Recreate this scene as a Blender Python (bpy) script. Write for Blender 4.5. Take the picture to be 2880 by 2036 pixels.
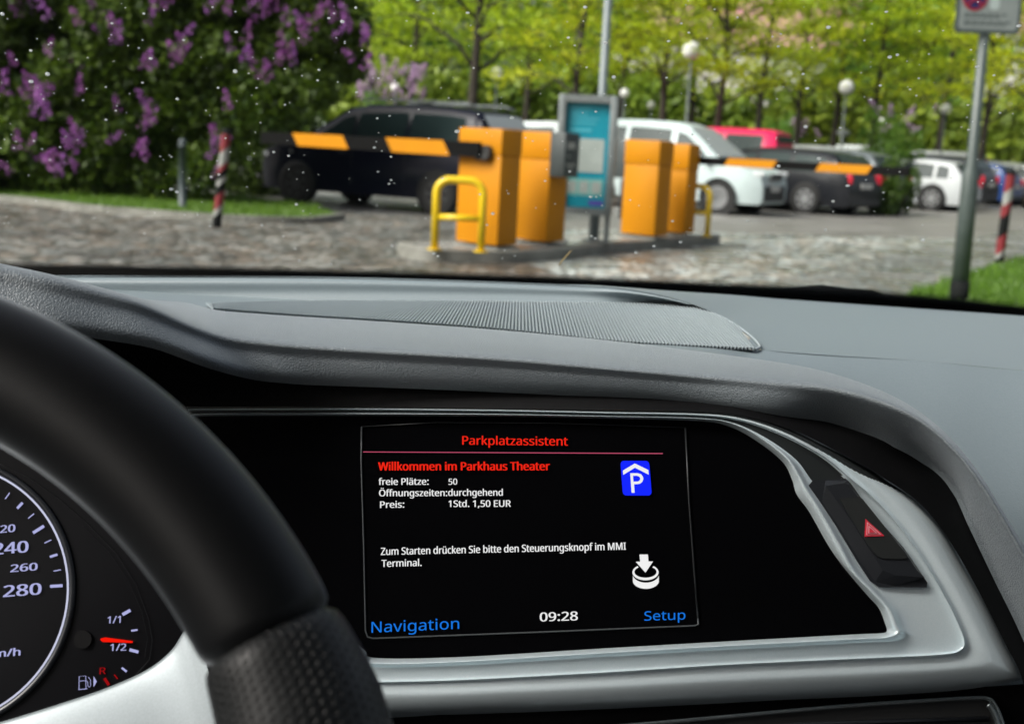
import bpy, bmesh, math, random
from mathutils import Vector, Matrix, noise
R = math.radians
random.seed(7)
for o in list(bpy.data.objects): bpy.data.objects.remove(o)
SC = bpy.context.scene
COL = SC.collection

# ------------------------------------------------------------------ camera
F = 3515.0; PITCH = R(9.97); ROLL = R(2.9)
CAM = Vector((0, 0, 1.2))
_d = Vector((0, math.cos(PITCH), -math.sin(PITCH))); _u0 = Vector((0, math.sin(PITCH), math.cos(PITCH))); _r0 = Vector((1, 0, 0))
_r = _r0*math.cos(ROLL) + _u0*math.sin(ROLL); _u = _u0*math.cos(ROLL) - _r0*math.sin(ROLL)
cd = bpy.data.cameras.new('camera'); cam = bpy.data.objects.new('camera', cd); COL.objects.link(cam)
cd.sensor_width = 36; cd.lens = 36*F/2880; cd.clip_start = .02; cd.clip_end = 900
cd.dof.use_dof = True; cd.dof.focus_distance = .69; cd.dof.aperture_fstop = 13
cam.matrix_world = Matrix(((_r.x, _u.x, -_d.x, CAM.x), (_r.y, _u.y, -_d.y, CAM.y), (_r.z, _u.z, -_d.z, CAM.z), (0, 0, 0, 1)))
SC.camera = cam
# ------------------------------------------------------------------ light
EXPO = 1.0
SC.view_settings.view_transform = 'Standard'; SC.view_settings.look = 'None'; SC.view_settings.gamma = 1
SC.view_settings.exposure = EXPO
SC.cycles.max_bounces = 8; SC.cycles.transparent_max_bounces = 24; SC.cycles.caustics_reflective = False; SC.cycles.caustics_refractive = False
SC.cycles.sample_clamp_indirect = 6
W = bpy.data.worlds.new('World'); SC.world = W; W.use_nodes = True
wn = W.node_tree; bg = wn.nodes['Background']
sky = wn.nodes.new('ShaderNodeTexSky'); sky.sky_type = 'NISHITA'; sky.sun_disc = False
SUN_EL, SUN_AZ = R(42), R(-118)          # azimuth from +Y (car heading), negative = left
sky.sun_elevation = SUN_EL; sky.sun_rotation = SUN_AZ
sky.air_density = 1.0; sky.dust_density = 8.0; sky.ozone_density = 1.0
hs = wn.nodes.new('ShaderNodeHueSaturation'); hs.inputs['Saturation'].default_value = .5
wn.links.new(sky.outputs[0], hs.inputs['Color']); wn.links.new(hs.outputs[0], bg.inputs[0]); bg.inputs[1].default_value = .082
ld = bpy.data.lights.new('sun', 'SUN'); ld.energy = 2.4; ld.angle = R(35); ld.color = (1, .97, .92)
lo = bpy.data.objects.new('sun', ld); COL.objects.link(lo)
sd = Vector((math.sin(SUN_AZ)*math.cos(SUN_EL), math.cos(SUN_AZ)*math.cos(SUN_EL), math.sin(SUN_EL)))
lo.rotation_euler = sd.to_track_quat('Z', 'Y').to_euler(); lo.location = (0, 0, 30)

# ------------------------------------------------------------------ picture -> place helpers (px of the 2880 wide photo)
def ray(px, py): return _d + _r*((px-1440)/F) - _u*((py-1018)/F)
def PY(px, py, Y):
    v = ray(px, py); return CAM + v*(Y/v.y)
def PZ(px, py, z=0.0):
    v = ray(px, py); return CAM + v*((z-CAM.z)/v.z)
def plane_hit(px, py, p0, n, h=0.0):
    v = ray(px, py); return CAM + v*(((p0+n*h)-CAM).dot(n)/v.dot(n))
SN = Vector((-.06, -math.cos(R(20)), math.sin(R(20)))).normalized(); S0 = PY(1440, 1480, .62)
def PS(px, py, h=0.0): return plane_hit(px, py, S0, SN, h)
KN = Vector((.03, -math.cos(R(17)), math.sin(R(17)))).normalized(); K0 = PY(100, 1665, .56)
def PK(px, py, h=0.0): return plane_hit(px, py, K0, KN, h)
GN = Vector((0, -math.sin(R(29)), -math.cos(R(29)))).normalized(); G0 = Vector((0, 1.26, 1.05))
def PG(px, py, h=0.0): return plane_hit(px, py, G0, GN, h)
def z4(x, y): return (x/1.832, 1150+y/1.832)
def z5(x, y): return (950+x/1.792, 1130+y/1.792)
def z6(x, y): return (1880+x/1.567, 1000+y/1.567)

# ------------------------------------------------------------------ materials
def lin(r, g, b): return tuple((c/12.92 if c <= .04045 else ((c+.055)/1.055)**2.4) for c in (r/255, g/255, b/255))
MATS = {}
def mat(name, col=(.5, .5, .5), rough=.5, metal=0., spec=.5, coat=0., emit=None, es=1., **k):
    if name in MATS: return MATS[name]
    m = bpy.data.materials.new(name); m.use_nodes = True
    b = m.node_tree.nodes['Principled BSDF']
    b.inputs['Base Color'].default_value = (*col, 1); b.inputs['Roughness'].default_value = rough
    b.inputs['Metallic'].default_value = metal; b.inputs['Specular IOR Level'].default_value = spec
    b.inputs['Coat Weight'].default_value = coat; b.inputs['Coat Roughness'].default_value = .06
    if emit: b.inputs['Emission Color'].default_value = (*emit, 1); b.inputs['Emission Strength'].default_value = es
    MATS[name] = m
    return m
def nd(m, t, **kw):
    n = m.node_tree.nodes.new(t)
    for k, v in kw.items():
        if k in n.inputs: n.inputs[k].default_value = v
        else: setattr(n, k, v)
    return n
def lk(m, a, b): m.node_tree.links.new(a, b)
def BS(m): return m.node_tree.nodes['Principled BSDF']
def noisy(name, c1, c2, scale, rough=.6, metal=0., spec=.5, bump=0., bscale=None, detail=4., r2=None, coat=0., bdist=.002):
    if name in MATS: return MATS[name]
    m = mat(name, c1, rough, metal, spec, coat)
    tc = nd(m, 'ShaderNodeTexCoord'); nz = nd(m, 'ShaderNodeTexNoise', Scale=scale, Detail=detail)
    lk(m, tc.outputs['Object'], nz.inputs['Vector'])
    rp = nd(m, 'ShaderNodeValToRGB'); rp.color_ramp.elements[0].position = .32; rp.color_ramp.elements[1].position = .68
    rp.color_ramp.elements[0].color = (*c1, 1); rp.color_ramp.elements[1].color = (*c2, 1)
    lk(m, nz.outputs[0], rp.inputs[0]); lk(m, rp.outputs[0], BS(m).inputs['Base Color'])
    if r2 is not None:
        mr = nd(m, 'ShaderNodeMapRange'); mr.inputs[1].default_value = .3; mr.inputs[2].default_value = .7; mr.inputs[3].default_value = rough; mr.inputs[4].default_value = r2
        lk(m, nz.outputs[0], mr.inputs[0]); lk(m, mr.outputs[0], BS(m).inputs['Roughness'])
    if bump:
        n2 = nd(m, 'ShaderNodeTexNoise', Scale=bscale or scale*4, Detail=3.)
        lk(m, tc.outputs['Object'], n2.inputs['Vector'])
        bp = nd(m, 'ShaderNodeBump', Strength=bump, Distance=bdist); lk(m, n2.outputs[0], bp.inputs['Height']); lk(m, bp.outputs[0], BS(m).inputs['Normal'])
    return m
def leather(name, col, scale, strength, dist, rough=.55, spec=.5, rnd=1.):
    if name in MATS: return MATS[name]
    m = mat(name, col, rough, 0, spec)
    tc = nd(m, 'ShaderNodeTexCoord')
    dn = nd(m, 'ShaderNodeTexNoise', Scale=scale*.6, Detail=2.)
    lk(m, tc.outputs['Object'], dn.inputs['Vector'])
    ad = nd(m, 'ShaderNodeMixRGB', blend_type='ADD'); ad.inputs[0].default_value = .0007
    lk(m, tc.outputs['Object'], ad.inputs[1]); lk(m, dn.outputs['Color'], ad.inputs[2])
    vo = nd(m, 'ShaderNodeTexVoronoi', feature='DISTANCE_TO_EDGE', Scale=scale, Randomness=rnd)
    lk(m, ad.outputs[0], vo.inputs['Vector'])
    mr = nd(m, 'ShaderNodeMapRange'); mr.inputs[1].default_value = 0; mr.inputs[2].default_value = .22
    lk(m, vo.outputs['Distance'], mr.inputs[0])
    bp = nd(m, 'ShaderNodeBump', Strength=strength, Distance=dist)
    lk(m, mr.outputs[0], bp.inputs['Height']); lk(m, bp.outputs[0], BS(m).inputs['Normal'])
    return m
M = {}
M['dash'] = noisy('dash_plastic', (.155, .19, .208), (.17, .205, .222), 700, .42, 0, .5, .35, 1100, bdist=.0004)
M['pad'] = leather('dash_pad_leather', (.20, .23, .25), 700, .45, .0005, .42, .6)
M['grille'] = mat('grille_plastic', (.26, .30, .32), .38)
M['black'] = noisy('black_plastic', (.003, .003, .0035), (.005, .005, .0055), 300, .55, 0, .15)
M['gloss'] = mat('screen_glass', (.002, .002, .0025), .12, 0, .12)
M['silver'] = noisy('satin_silver', (.76, .88, .92), (.82, .92, .96), 1500, .30, .35, .5, .12, 1800, bdist=.0002)
M['pale'] = noisy('pale_silver_trim', (.19, .22, .235), (.21, .245, .26), 900, .40, .3, .5, .1, 1500, bdist=.0002)
M['wheel'] = noisy('wheel_leather', (.007, .0075, .0085), (.009, .0095, .0105), 800, .45, 0, .35, .25, 1500, bdist=.0003)
for q_, k_ in (('wheel', 1.), ('pad', .45)):
    BS(M[q_]).inputs['Sheen Weight'].default_value = k_; BS(M[q_]).inputs['Sheen Roughness'].default_value = .28; BS(M[q_]).inputs['Sheen Tint'].default_value = (.85, .93, 1, 1)
M['switch'] = mat('switch_plastic', (.018, .020, .024), .34, 0, .5)
M['button'] = mat('button_plastic', (.020, .022, .022), .5, 0, .35)
def emi(name, rgb, k=1.): return mat(name, (0, 0, 0), .5, 0, 0, emit=lin(*rgb), es=k*2**-EXPO)
M['e_red'] = emi('lit_red', (240, 38, 22)); M['e_white'] = emi('lit_white', (240, 240, 240)); M['e_blue'] = emi('lit_blue', (24, 116, 222))
M['e_park'] = emi('lit_parking_blue', (22, 40, 255)); M['e_pink'] = emi('lit_pink_line', (190, 80, 110))
M['e_dial'] = emi('dial_lilac_white', (176, 178, 226)); M['e_ring'] = emi('dial_ring', (205, 208, 232)); M['e_darkred'] = emi('dial_red', (150, 14, 18)); M['e_needle'] = emi('needle_red', (248, 26, 10))
M['haz'] = mat('hazard_red', lin(220, 50, 70), .45); M['hazline'] = mat('hazard_line', lin(235, 190, 200), .45)
M['frame_line'] = mat('screen_edge', (.05, .055, .06), .35)

# ------------------------------------------------------------------ mesh helpers
def wloc(o):
    v = Vector((0, 0, 0))
    while o is not None: v += o.location; o = o.parent
    return v
def tag(o, label=None, cat=None, group=None, kind=None):
    if label: o['label'] = label
    if cat: o['category'] = cat
    if group: o['group'] = group
    if kind: o['kind'] = kind
    return o
def empty(name, loc, label, cat, group=None, rz=0.):
    o = bpy.data.objects.new(name, None); COL.objects.link(o); o.location = loc; o.rotation_euler = (0, 0, rz); o.empty_display_size = .1
    return tag(o, label, cat, group)
def link(name, me, m, parent=None, smooth=False):
    o = bpy.data.objects.new(name, me); COL.objects.link(o)
    if m is not None:
        for x in (m if isinstance(m, (list, tuple)) else [m]): me.materials.append(x)
    if smooth:
        for p in me.polygons: p.use_smooth = True
    if parent is not None: o.parent = parent
    return o
def mk(name, V, Fc, m, parent=None, smooth=False, local=False, idx=None):
    """vertices in world space unless local; the parent chain must be unrotated for world vertices"""
    off = Vector((0, 0, 0)) if (local or parent is None) else wloc(parent)
    me = bpy.data.meshes.new(name); me.from_pydata([tuple(Vector(v)-off) for v in V], [], Fc); me.update()
    if idx:
        for p, i in zip(me.polygons, idx): p.material_index = i
    return link(name, me, m, parent, smooth)
def mkbm(name, bm, m, parent=None, smooth=False):
    me = bpy.data.meshes.new(name); bm.to_mesh(me); bm.free()
    return link(name, me, m, parent, smooth)
class MB:
    def __init__(s): s.v = []; s.f = []; s.m = []
    def add(s, V, Fc, mi=0):
        b = len(s.v); s.v += [Vector(x) for x in V]; s.f += [tuple(i+b for i in q) for q in Fc]; s.m += [mi]*len(Fc)
    def box(s, c, sz, rz=0., mi=0, bev=0.):
        bm = bmesh.new(); bmesh.ops.create_cube(bm, size=1)
        for v in bm.verts: v.co = Vector((v.co.x*sz[0], v.co.y*sz[1], v.co.z*sz[2]))
        if bev: bmesh.ops.bevel(bm, geom=bm.edges[:], offset=bev, segments=2, affect='EDGES', profile=.5)
        mt = Matrix.Translation(Vector(c)) @ Matrix.Rotation(rz, 4, 'Z')
        bm.verts.index_update()
        s.add([mt @ v.co for v in bm.verts], [tuple(v.index for v in f.verts) for f in bm.faces], mi); bm.free()
    def tube(s, P, r, n=10, mi=0, cap=True, closed=False):
        P = [Vector(p) for p in P]; k = len(P); rr = r if isinstance(r, (list, tuple)) else [r]*k
        V = []; up = None
        for i, p in enumerate(P):
            a = P[(i-1) % k] if (closed or i) else P[i]; b = P[(i+1) % k] if (closed or i < k-1) else P[i]
            t = (b-a).normalized()
            if up is None:
                up = t.orthogonal().normalized()
            up = (up - t*up.dot(t)).normalized(); w = t.cross(up)
            V += [p + (up*math.cos(2*math.pi*j/n) + w*math.sin(2*math.pi*j/n))*rr[i] for j in range(n)]
        Fc = []
        for i in range(k if closed else k-1):
            for j in range(n):
                a = i*n+j; b = i*n+(j+1) % n; c = ((i+1) % k)*n+(j+1) % n; d = ((i+1) % k)*n+j
                Fc.append((a, b, c, d))
        if cap and not closed: Fc += [tuple(range(n))[::-1], tuple((k-1)*n+j for j in range(n))]
        s.add(V, Fc, mi)
    def lathe(s, c, prof, n=20, mi=0, axis='Z'):
        V = []
        for (r, z) in prof:
            for j in range(n):
                a = 2*math.pi*j/n; p = (r*math.cos(a), r*math.sin(a), z)
                if axis == 'Y': p = (p[0], p[2], p[1])
                V.append(Vector(c)+Vector(p))
        Fc = [(i*n+j, i*n+(j+1) % n, (i+1)*n+(j+1) % n, (i+1)*n+j) for i in range(len(prof)-1) for j in range(n)]
        Fc += [tuple(range(n)), tuple((len(prof)-1)*n+j for j in range(n))]
        s.add(V, Fc, mi)
    def prism(s, poly, z0, z1, mi=0):
        n = len(poly)
        s.add([(x, y, z0) for x, y in poly]+[(x, y, z1) for x, y in poly],
              [tuple(range(n))[::-1], tuple(range(n, 2*n))]+[(i, (i+1) % n, n+(i+1) % n, n+i) for i in range(n)], mi)
    def obj(s, name, m, parent=None, smooth=False, local=False): return mk(name, s.v, s.f, m, parent, smooth, local, s.m if isinstance(m, (list, tuple)) else None)
def autosmooth(o, ang=35):
    bm = bmesh.new(); bm.from_mesh(o.data); bmesh.ops.recalc_face_normals(bm, faces=bm.faces[:])
    for e in bm.edges:
        if len(e.link_faces) == 2: e.smooth = e.calc_face_angle(0) < R(ang)
    for f in bm.faces: f.smooth = True
    bm.to_mesh(o.data); bm.free(); return o
def cr(P, n):
    """Catmull-Rom through vectors P, n samples per span"""
    out = []
    for i in range(len(P)-1):
        a = P[max(i-1, 0)]; b = P[i]; c = P[i+1]; d = P[min(i+2, len(P)-1)]
        for k in range(n):
            t = k/n
            out.append(.5*((2*b)+(c-a)*t+(2*a-5*b+4*c-d)*t*t+(3*b-a-3*c+d)*t**3))
    out.append(P[-1].copy()); return out
def loft_vf(rows, nu, nv, vlin=False):
    rs = [cr([Vector(p) for p in r], nu) for r in rows]
    cols = []
    for j in range(len(rs[0])):
        c = [r[j] for r in rs]
        if vlin:
            q = []
            for i in range(len(c)-1): q += [c[i].lerp(c[i+1], k/nv) for k in range(nv)]
            cols.append(q+[c[-1]])
        else: cols.append(cr(c, nv))
    n = len(cols[0]); V = [p for c in cols for p in c]
    Fc = [(j*n+i, (j+1)*n+i, (j+1)*n+i+1, j*n+i+1) for j in range(len(cols)-1) for i in range(n-1)]
    return V, Fc
def loft(name, rows, nu, nv, m, parent=None, vlin=False):
    V, Fc = loft_vf(rows, nu, nv, vlin)
    return mk(name, V, Fc, m, parent, True)
def plate(name, pts, n, m, parent, back=.002):
    """flat polygon of world points given a thickness along -n"""
    k = len(pts); n = n.normalized()
    V = list(pts)+[p-n*back for p in pts]
    return mk(name, V, [tuple(range(k)), tuple(range(2*k-1, k-1, -1))]+[(i, (i+1) % k, k+(i+1) % k, k+i) for i in range(k)], m, parent)
FONT = None
try:
    import os
    FONT = bpy.data.fonts.load(os.path.join(bpy.utils.resource_path('LOCAL'), 'datafiles', 'fonts', 'NotoSansHebrew-Regular.woff2'))
except Exception: FONT = None
def glyphs(s, bold):
    """outline text filled contour by contour; returns verts2d, faces, cap height"""
    c = bpy.data.curves.new('text', 'FONT'); c.body = s; c.resolution_u = 5; c.fill_mode = 'NONE'; c.font = FONT or c.font
    t = bpy.data.objects.new('text', c); COL.objects.link(t); me = bpy.data.meshes.new_from_object(t); bpy.data.objects.remove(t)
    adj = {}
    for e in me.edges: a, b = e.vertices; adj.setdefault(a, []).append(b); adj.setdefault(b, []).append(a)
    seen = set(); loops = []
    for v0 in adj:
        if v0 in seen: continue
        lp = [v0]; seen.add(v0); cur = v0
        while True:
            nx = [q for q in adj[cur] if q not in seen]
            if not nx: break
            cur = nx[0]; seen.add(cur); lp.append(cur)
        P = [me.vertices[k].co.to_2d() for k in lp]
        P = [p for k, p in enumerate(P) if (p-P[k-1]).length > 1e-5]
        if len(P) > 2: loops.append(P)
    bpy.data.meshes.remove(me)
    area = lambda P: sum(P[k-1].x*P[k].y-P[k].x*P[k-1].y for k in range(len(P)))/2
    def ins(p, P):
        return inside(p.x, p.y, [(q.x, q.y) for q in P])
    big = max(loops, key=lambda P: abs(area(P))); sg = 1 if area(big) > 0 else -1
    def off(P, d):   # grow a contour along its vertex normals
        out = []; n = len(P); s_ = 1 if area(P) > 0 else -1
        for k in range(n):
            a = (P[k]-P[k-1]).normalized(); b = (P[(k+1) % n]-P[k]).normalized(); na = Vector((a.y, -a.x))*s_; nb = Vector((b.y, -b.x))*s_
            m = na+nb; m = m/max(.6, m.length_squared/2); out.append(P[k]+m*d)
        return out
    outs = [off(P, bold) for P in loops if area(P)*sg > 0]; holes = [P for P in loops if area(P)*sg <= 0]
    V = []; Fc = []
    from mathutils.geometry import tessellate_polygon
    for o in outs:
        hs_ = [off(h, -bold) for h in holes if ins(h[0], o)]
        polys = [[p.to_3d() for p in q] for q in [o]+hs_]; flat_ = [p for q in polys for p in q]; b = len(V)
        V += flat_; Fc += [tuple(k+b for k in f) for f in tessellate_polygon(polys)]
    return V, Fc
CAPH = None
def text(name, s, fn, a, b, cap, m, parent, bold=0., h=.0006, upright=None):
    """s between photo points a,b (baseline ends) on plane fn, cap height in px"""
    global CAPH
    if CAPH is None: CAPH = max(v.y for v in glyphs('H', 0)[0])
    V0, F0 = glyphs(s, 0); V = []; Fc = []
    for k, dx in enumerate((-bold, 0, bold) if bold > 0 else (0,)):
        b_ = len(V); V += [Vector((v.x+dx, v.y, k*.00003)) for v in V0]; Fc += [tuple(q+b_ for q in f) for f in F0]
    nz = (fn(*a, h+.001)-fn(*a, h)).normalized()
    x0 = min(v.x for v in V); x1 = max(v.x for v in V)
    A = fn(*a, h); B = fn(*b, h); T = fn(a[0] + (upright or 0), a[1]-cap, h)
    ux = (B-A)/(x1-x0); uy = (T-A)/CAPH
    return mk(name, [A+ux*(v.x-x0)+uy*v.y+nz*v.z for v in V], Fc, m, parent)
def inside(x, y, P):
    c = False; j = len(P)-1
    for i in range(len(P)):
        if (P[i][1] > y) != (P[j][1] > y) and x < (P[j][0]-P[i][0])*(y-P[i][1])/(P[j][1]-P[i][1])+P[i][0]: c = not c
        j = i
    return c

# ------------------------------------------------------------------ ground, roads, island
def cobble(name, tint, wet, sc=7.):
    m = mat(name, tint, .5)
    tc = nd(m, 'ShaderNodeTexCoord'); mp = nd(m, 'ShaderNodeMapping'); lk(m, tc.outputs['Object'], mp.inputs[0]); mp.inputs['Scale'].default_value = (1, .8, 1)
    vo = nd(m, 'ShaderNodeTexVoronoi', feature='F1', Scale=sc, Randomness=.8); ve = nd(m, 'ShaderNodeTexVoronoi', feature='DISTANCE_TO_EDGE', Scale=sc, Randomness=.8)
    lk(m, mp.outputs[0], vo.inputs['Vector']); lk(m, mp.outputs[0], ve.inputs['Vector'])
    rp = nd(m, 'ShaderNodeValToRGB'); e = rp.color_ramp.elements
    t = Vector(tint)
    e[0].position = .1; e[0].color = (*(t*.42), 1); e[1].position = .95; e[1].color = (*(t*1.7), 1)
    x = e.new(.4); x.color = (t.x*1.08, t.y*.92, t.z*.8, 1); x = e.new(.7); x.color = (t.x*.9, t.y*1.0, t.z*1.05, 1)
    sp = nd(m, 'ShaderNodeSeparateColor'); lk(m, vo.outputs['Color'], sp.inputs[0]); lk(m, sp.outputs[0], rp.inputs[0])
    gap = nd(m, 'ShaderNodeMapRange'); gap.inputs[1].default_value = .0; gap.inputs[2].default_value = .12; lk(m, ve.outputs['Distance'], gap.inputs[0])
    mx = nd(m, 'ShaderNodeMixRGB'); mx.inputs[1].default_value = (.03, .032, .02, 1); lk(m, gap.outputs[0], mx.inputs[0]); lk(m, rp.outputs[0], mx.inputs[2])
    big = nd(m, 'ShaderNodeTexNoise', Scale=.7, Detail=5.); lk(m, tc.outputs['Object'], big.inputs['Vector'])
    mb = nd(m, 'ShaderNodeMapRange'); mb.inputs[1].default_value = .3; mb.inputs[2].default_value = .7; mb.inputs[3].default_value = .7; mb.inputs[4].default_value = 1.3; lk(m, big.outputs[0], mb.inputs[0])
    m3 = nd(m, 'ShaderNodeMixRGB', blend_type='MULTIPLY'); m3.inputs[0].default_value = 1; lk(m, mx.outputs[0], m3.inputs[1]); lk(m, mb.outputs[0], m3.inputs[2])
    lk(m, m3.outputs[0], BS(m).inputs['Base Color'])
    rr = nd(m, 'ShaderNodeMapRange'); rr.inputs[1].default_value = .35; rr.inputs[2].default_value = .65; rr.inputs[3].default_value = wet; rr.inputs[4].default_value = .55; lk(m, big.outputs[0], rr.inputs[0]); lk(m, rr.outputs[0], BS(m).inputs['Roughness'])
    bp = nd(m, 'ShaderNodeBump', Strength=.7, Distance=.02); lk(m, gap.outputs[0], bp.inputs['Height']); lk(m, bp.outputs[0], BS(m).inputs['Normal'])
    return m
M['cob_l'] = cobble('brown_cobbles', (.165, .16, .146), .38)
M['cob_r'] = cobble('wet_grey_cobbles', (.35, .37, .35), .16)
M['ground'] = noisy('car_park_ground', (.13, .125, .115), (.20, .195, .18), 1.2, .35, 0, .5, .4, 60, r2=.6, bdist=.01)
M['pave'] = cobble('mosaic_paving', (.215, .225, .215), .15, 13)
M['conc'] = noisy('kerb_concrete', (.15, .15, .13), (.23, .23, .205), 5, .55, 0, .4, .4, 70, bdist=.006)
M['islandtop'] = noisy('island_paving', (.25, .25, .24), (.33, .33, .32), 6, .25, 0, .5, .3, 90, bdist=.004)
M['soil'] = noisy('soil', (.045, .04, .025), (.06, .055, .035), 6, .9)
M['turf'] = noisy('turf', (.05, .10, .012), (.08, .15, .02), 8, .85)
def flat(name, poly, z, m, kind='structure'):
    o = mk(name, [(x, y, z) for x, y in poly], [tuple(range(len(poly)))], m); o['kind'] = kind; return o
flat('ground', [(-400, -60), (400, -60), (400, 700), (-400, 700)], 0, M['ground'])
def gp(px, py): p = PZ(px, py, 0); return (p.x, p.y)
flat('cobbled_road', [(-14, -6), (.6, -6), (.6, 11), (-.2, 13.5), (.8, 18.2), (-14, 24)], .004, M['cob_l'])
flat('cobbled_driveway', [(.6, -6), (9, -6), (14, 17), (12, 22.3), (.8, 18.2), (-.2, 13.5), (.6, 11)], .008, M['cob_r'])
pv = [gp(2140, 800), gp(2420, 735), gp(2800, 655), gp(3000, 640), gp(3050, 760), gp(2760, 790), gp(2620, 850), (2.5, 9), (1.9, 9)]
flat('pavement', pv, .012, M['pave'])

AX = Vector((.633, .774, 0)).normalized(); BX = Vector((AX.y, -AX.x, 0)); KA = PZ(1397, 703, .13); KA.z = 0; AZ = math.atan2(BX.y, BX.x)
def st(s, t, z=0.): return KA + AX*s + BX*t + Vector((0, 0, z))
isl = [(-.2, -.06), (.12, .11), (.83, .13), (1.7, -.02), (2.46, -.15), (4, -.27), (5.0, -.38), (5.15, -.62), (5.0, -1.0), (3, -1.05), (0, -1.05), (-.5, -.85), (-.64, -.5), (-.5, -.22)]
ip = cr([st(s, t) for s, t in isl+[isl[0]]], 4)[:-1]
cen = st(2.2, -.5)
kb = MB(); n = len(ip)
ring = lambda k, z: [Vector((cen.x+(p.x-cen.x)*k, cen.y+(p.y-cen.y)*k, z)) for p in ip]
def inset(P, d):
    out = []
    for i, p in enumerate(P):
        t = (P[(i+1) % len(P)]-P[i-1]).normalized(); nn = Vector((-t.y, t.x, 0))
        out.append(p+nn*d)
    return out
sgn = 1 if (inset(ip, .1)[0]-cen).length < (ip[0]-cen).length else -1
l0 = [Vector((p.x, p.y, -.02)) for p in ip]; l1 = [Vector((p.x, p.y, .115)) for p in ip]
l2 = [Vector((p.x, p.y, .13)) for p in inset(ip, .02*sgn)]; l3 = [Vector((p.x, p.y, .13)) for p in inset(ip, .13*sgn)]
kb.add(l0+l1+l2+l3, [(r*n+i, r*n+(i+1) % n, (r+1)*n+(i+1) % n, (r+1)*n+i) for r in range(3) for i in range(n)])
isle = autosmooth(kb.obj('traffic_island', M['conc']), 50); isle['kind'] = 'structure'
tp = mk('island_paving', [Vector((p.x, p.y, .126)) for p in inset(ip, .12*sgn)], [tuple(range(n))], M['islandtop'], isle)

# ------------------------------------------------------------------ foliage tools
def leafmat(name, c1, c2, trans=.35, rough=.5):
    m = bpy.data.materials.new(name); m.use_nodes = True; nt = m.node_tree; b = nt.nodes['Principled BSDF']; b.inputs['Roughness'].default_value = rough
    ge = nd(m, 'ShaderNodeNewGeometry'); rp = nd(m, 'ShaderNodeValToRGB'); rp.color_ramp.elements[0].color = (*c1, 1); rp.color_ramp.elements[1].color = (*c2, 1)
    lk(m, ge.outputs['Random Per Island'], rp.inputs[0])
    oi = nd(m, 'ShaderNodeObjectInfo'); hv = nd(m, 'ShaderNodeHueSaturation'); m1 = nd(m, 'ShaderNodeMapRange'); m2 = nd(m, 'ShaderNodeMapRange')
    m1.inputs[3].default_value = .482; m1.inputs[4].default_value = .522; m2.inputs[3].default_value = 1.12; m2.inputs[4].default_value = .82
    lk(m, oi.outputs['Random'], m1.inputs[0]); lk(m, oi.outputs['Random'], m2.inputs[0]); lk(m, m1.outputs[0], hv.inputs['Hue']); lk(m, m2.outputs[0], hv.inputs['Value']); lk(m, rp.outputs[0], hv.inputs['Color'])
    lk(m, hv.outputs[0], b.inputs['Base Color'])
    tr = nd(m, 'ShaderNodeBsdfTranslucent'); lk(m, hv.outputs[0], tr.inputs['Color'])
    mx = nd(m, 'ShaderNodeMixShader'); mx.inputs[0].default_value = trans
    lk(m, b.outputs[0], mx.inputs[1]); lk(m, tr.outputs[0], mx.inputs[2]); lk(m, mx.outputs[0], nt.nodes['Material Output'].inputs['Surface'])
    return m
M['lime'] = leafmat('lime_leaves', (.27, .38, .006), (.50, .60, .015), .5)
M['green'] = leafmat('mid_green_leaves', (.09, .20, .02), (.20, .34, .04), .45)
M['dgreen'] = leafmat('dark_green_leaves', (.03, .065, .006), (.13, .20, .013), .32)
M['hedge'] = leafmat('hedge_leaves', (.10, .18, .018), (.24, .34, .035), .4)
M['lilac'] = leafmat('lilac_petals', (.27, .065, .33), (.50, .18, .55), .38)
M['palelilac'] = leafmat('pale_lilac_petals', (.42, .25, .45), (.60, .42, .62), .3)
M['grass'] = leafmat('grass_blades', (.07, .15, .007), (.15, .27, .018), .4)
M['bark'] = noisy('bark', (.022, .018, .013), (.05, .042, .032), 9, .85, 0, .3, .6, 40, bdist=.02)
def leaf(mb, p, s, up=.6):
    nrm = Vector((random.gauss(0, 1), random.gauss(0, 1), random.gauss(0, 1)+up*2.2)).normalized()
    a = nrm.orthogonal().normalized(); a.rotate(Matrix.Rotation(random.uniform(0, 6.28), 3, nrm)); b = nrm.cross(a)
    s *= random.uniform(.65, 1.35)
    mb.add([p-a*s, p-b*s*.55+a*s*.1, p+a*s, p+b*s*.55-nrm*s*.15], [(0, 1, 2, 3)])
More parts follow.
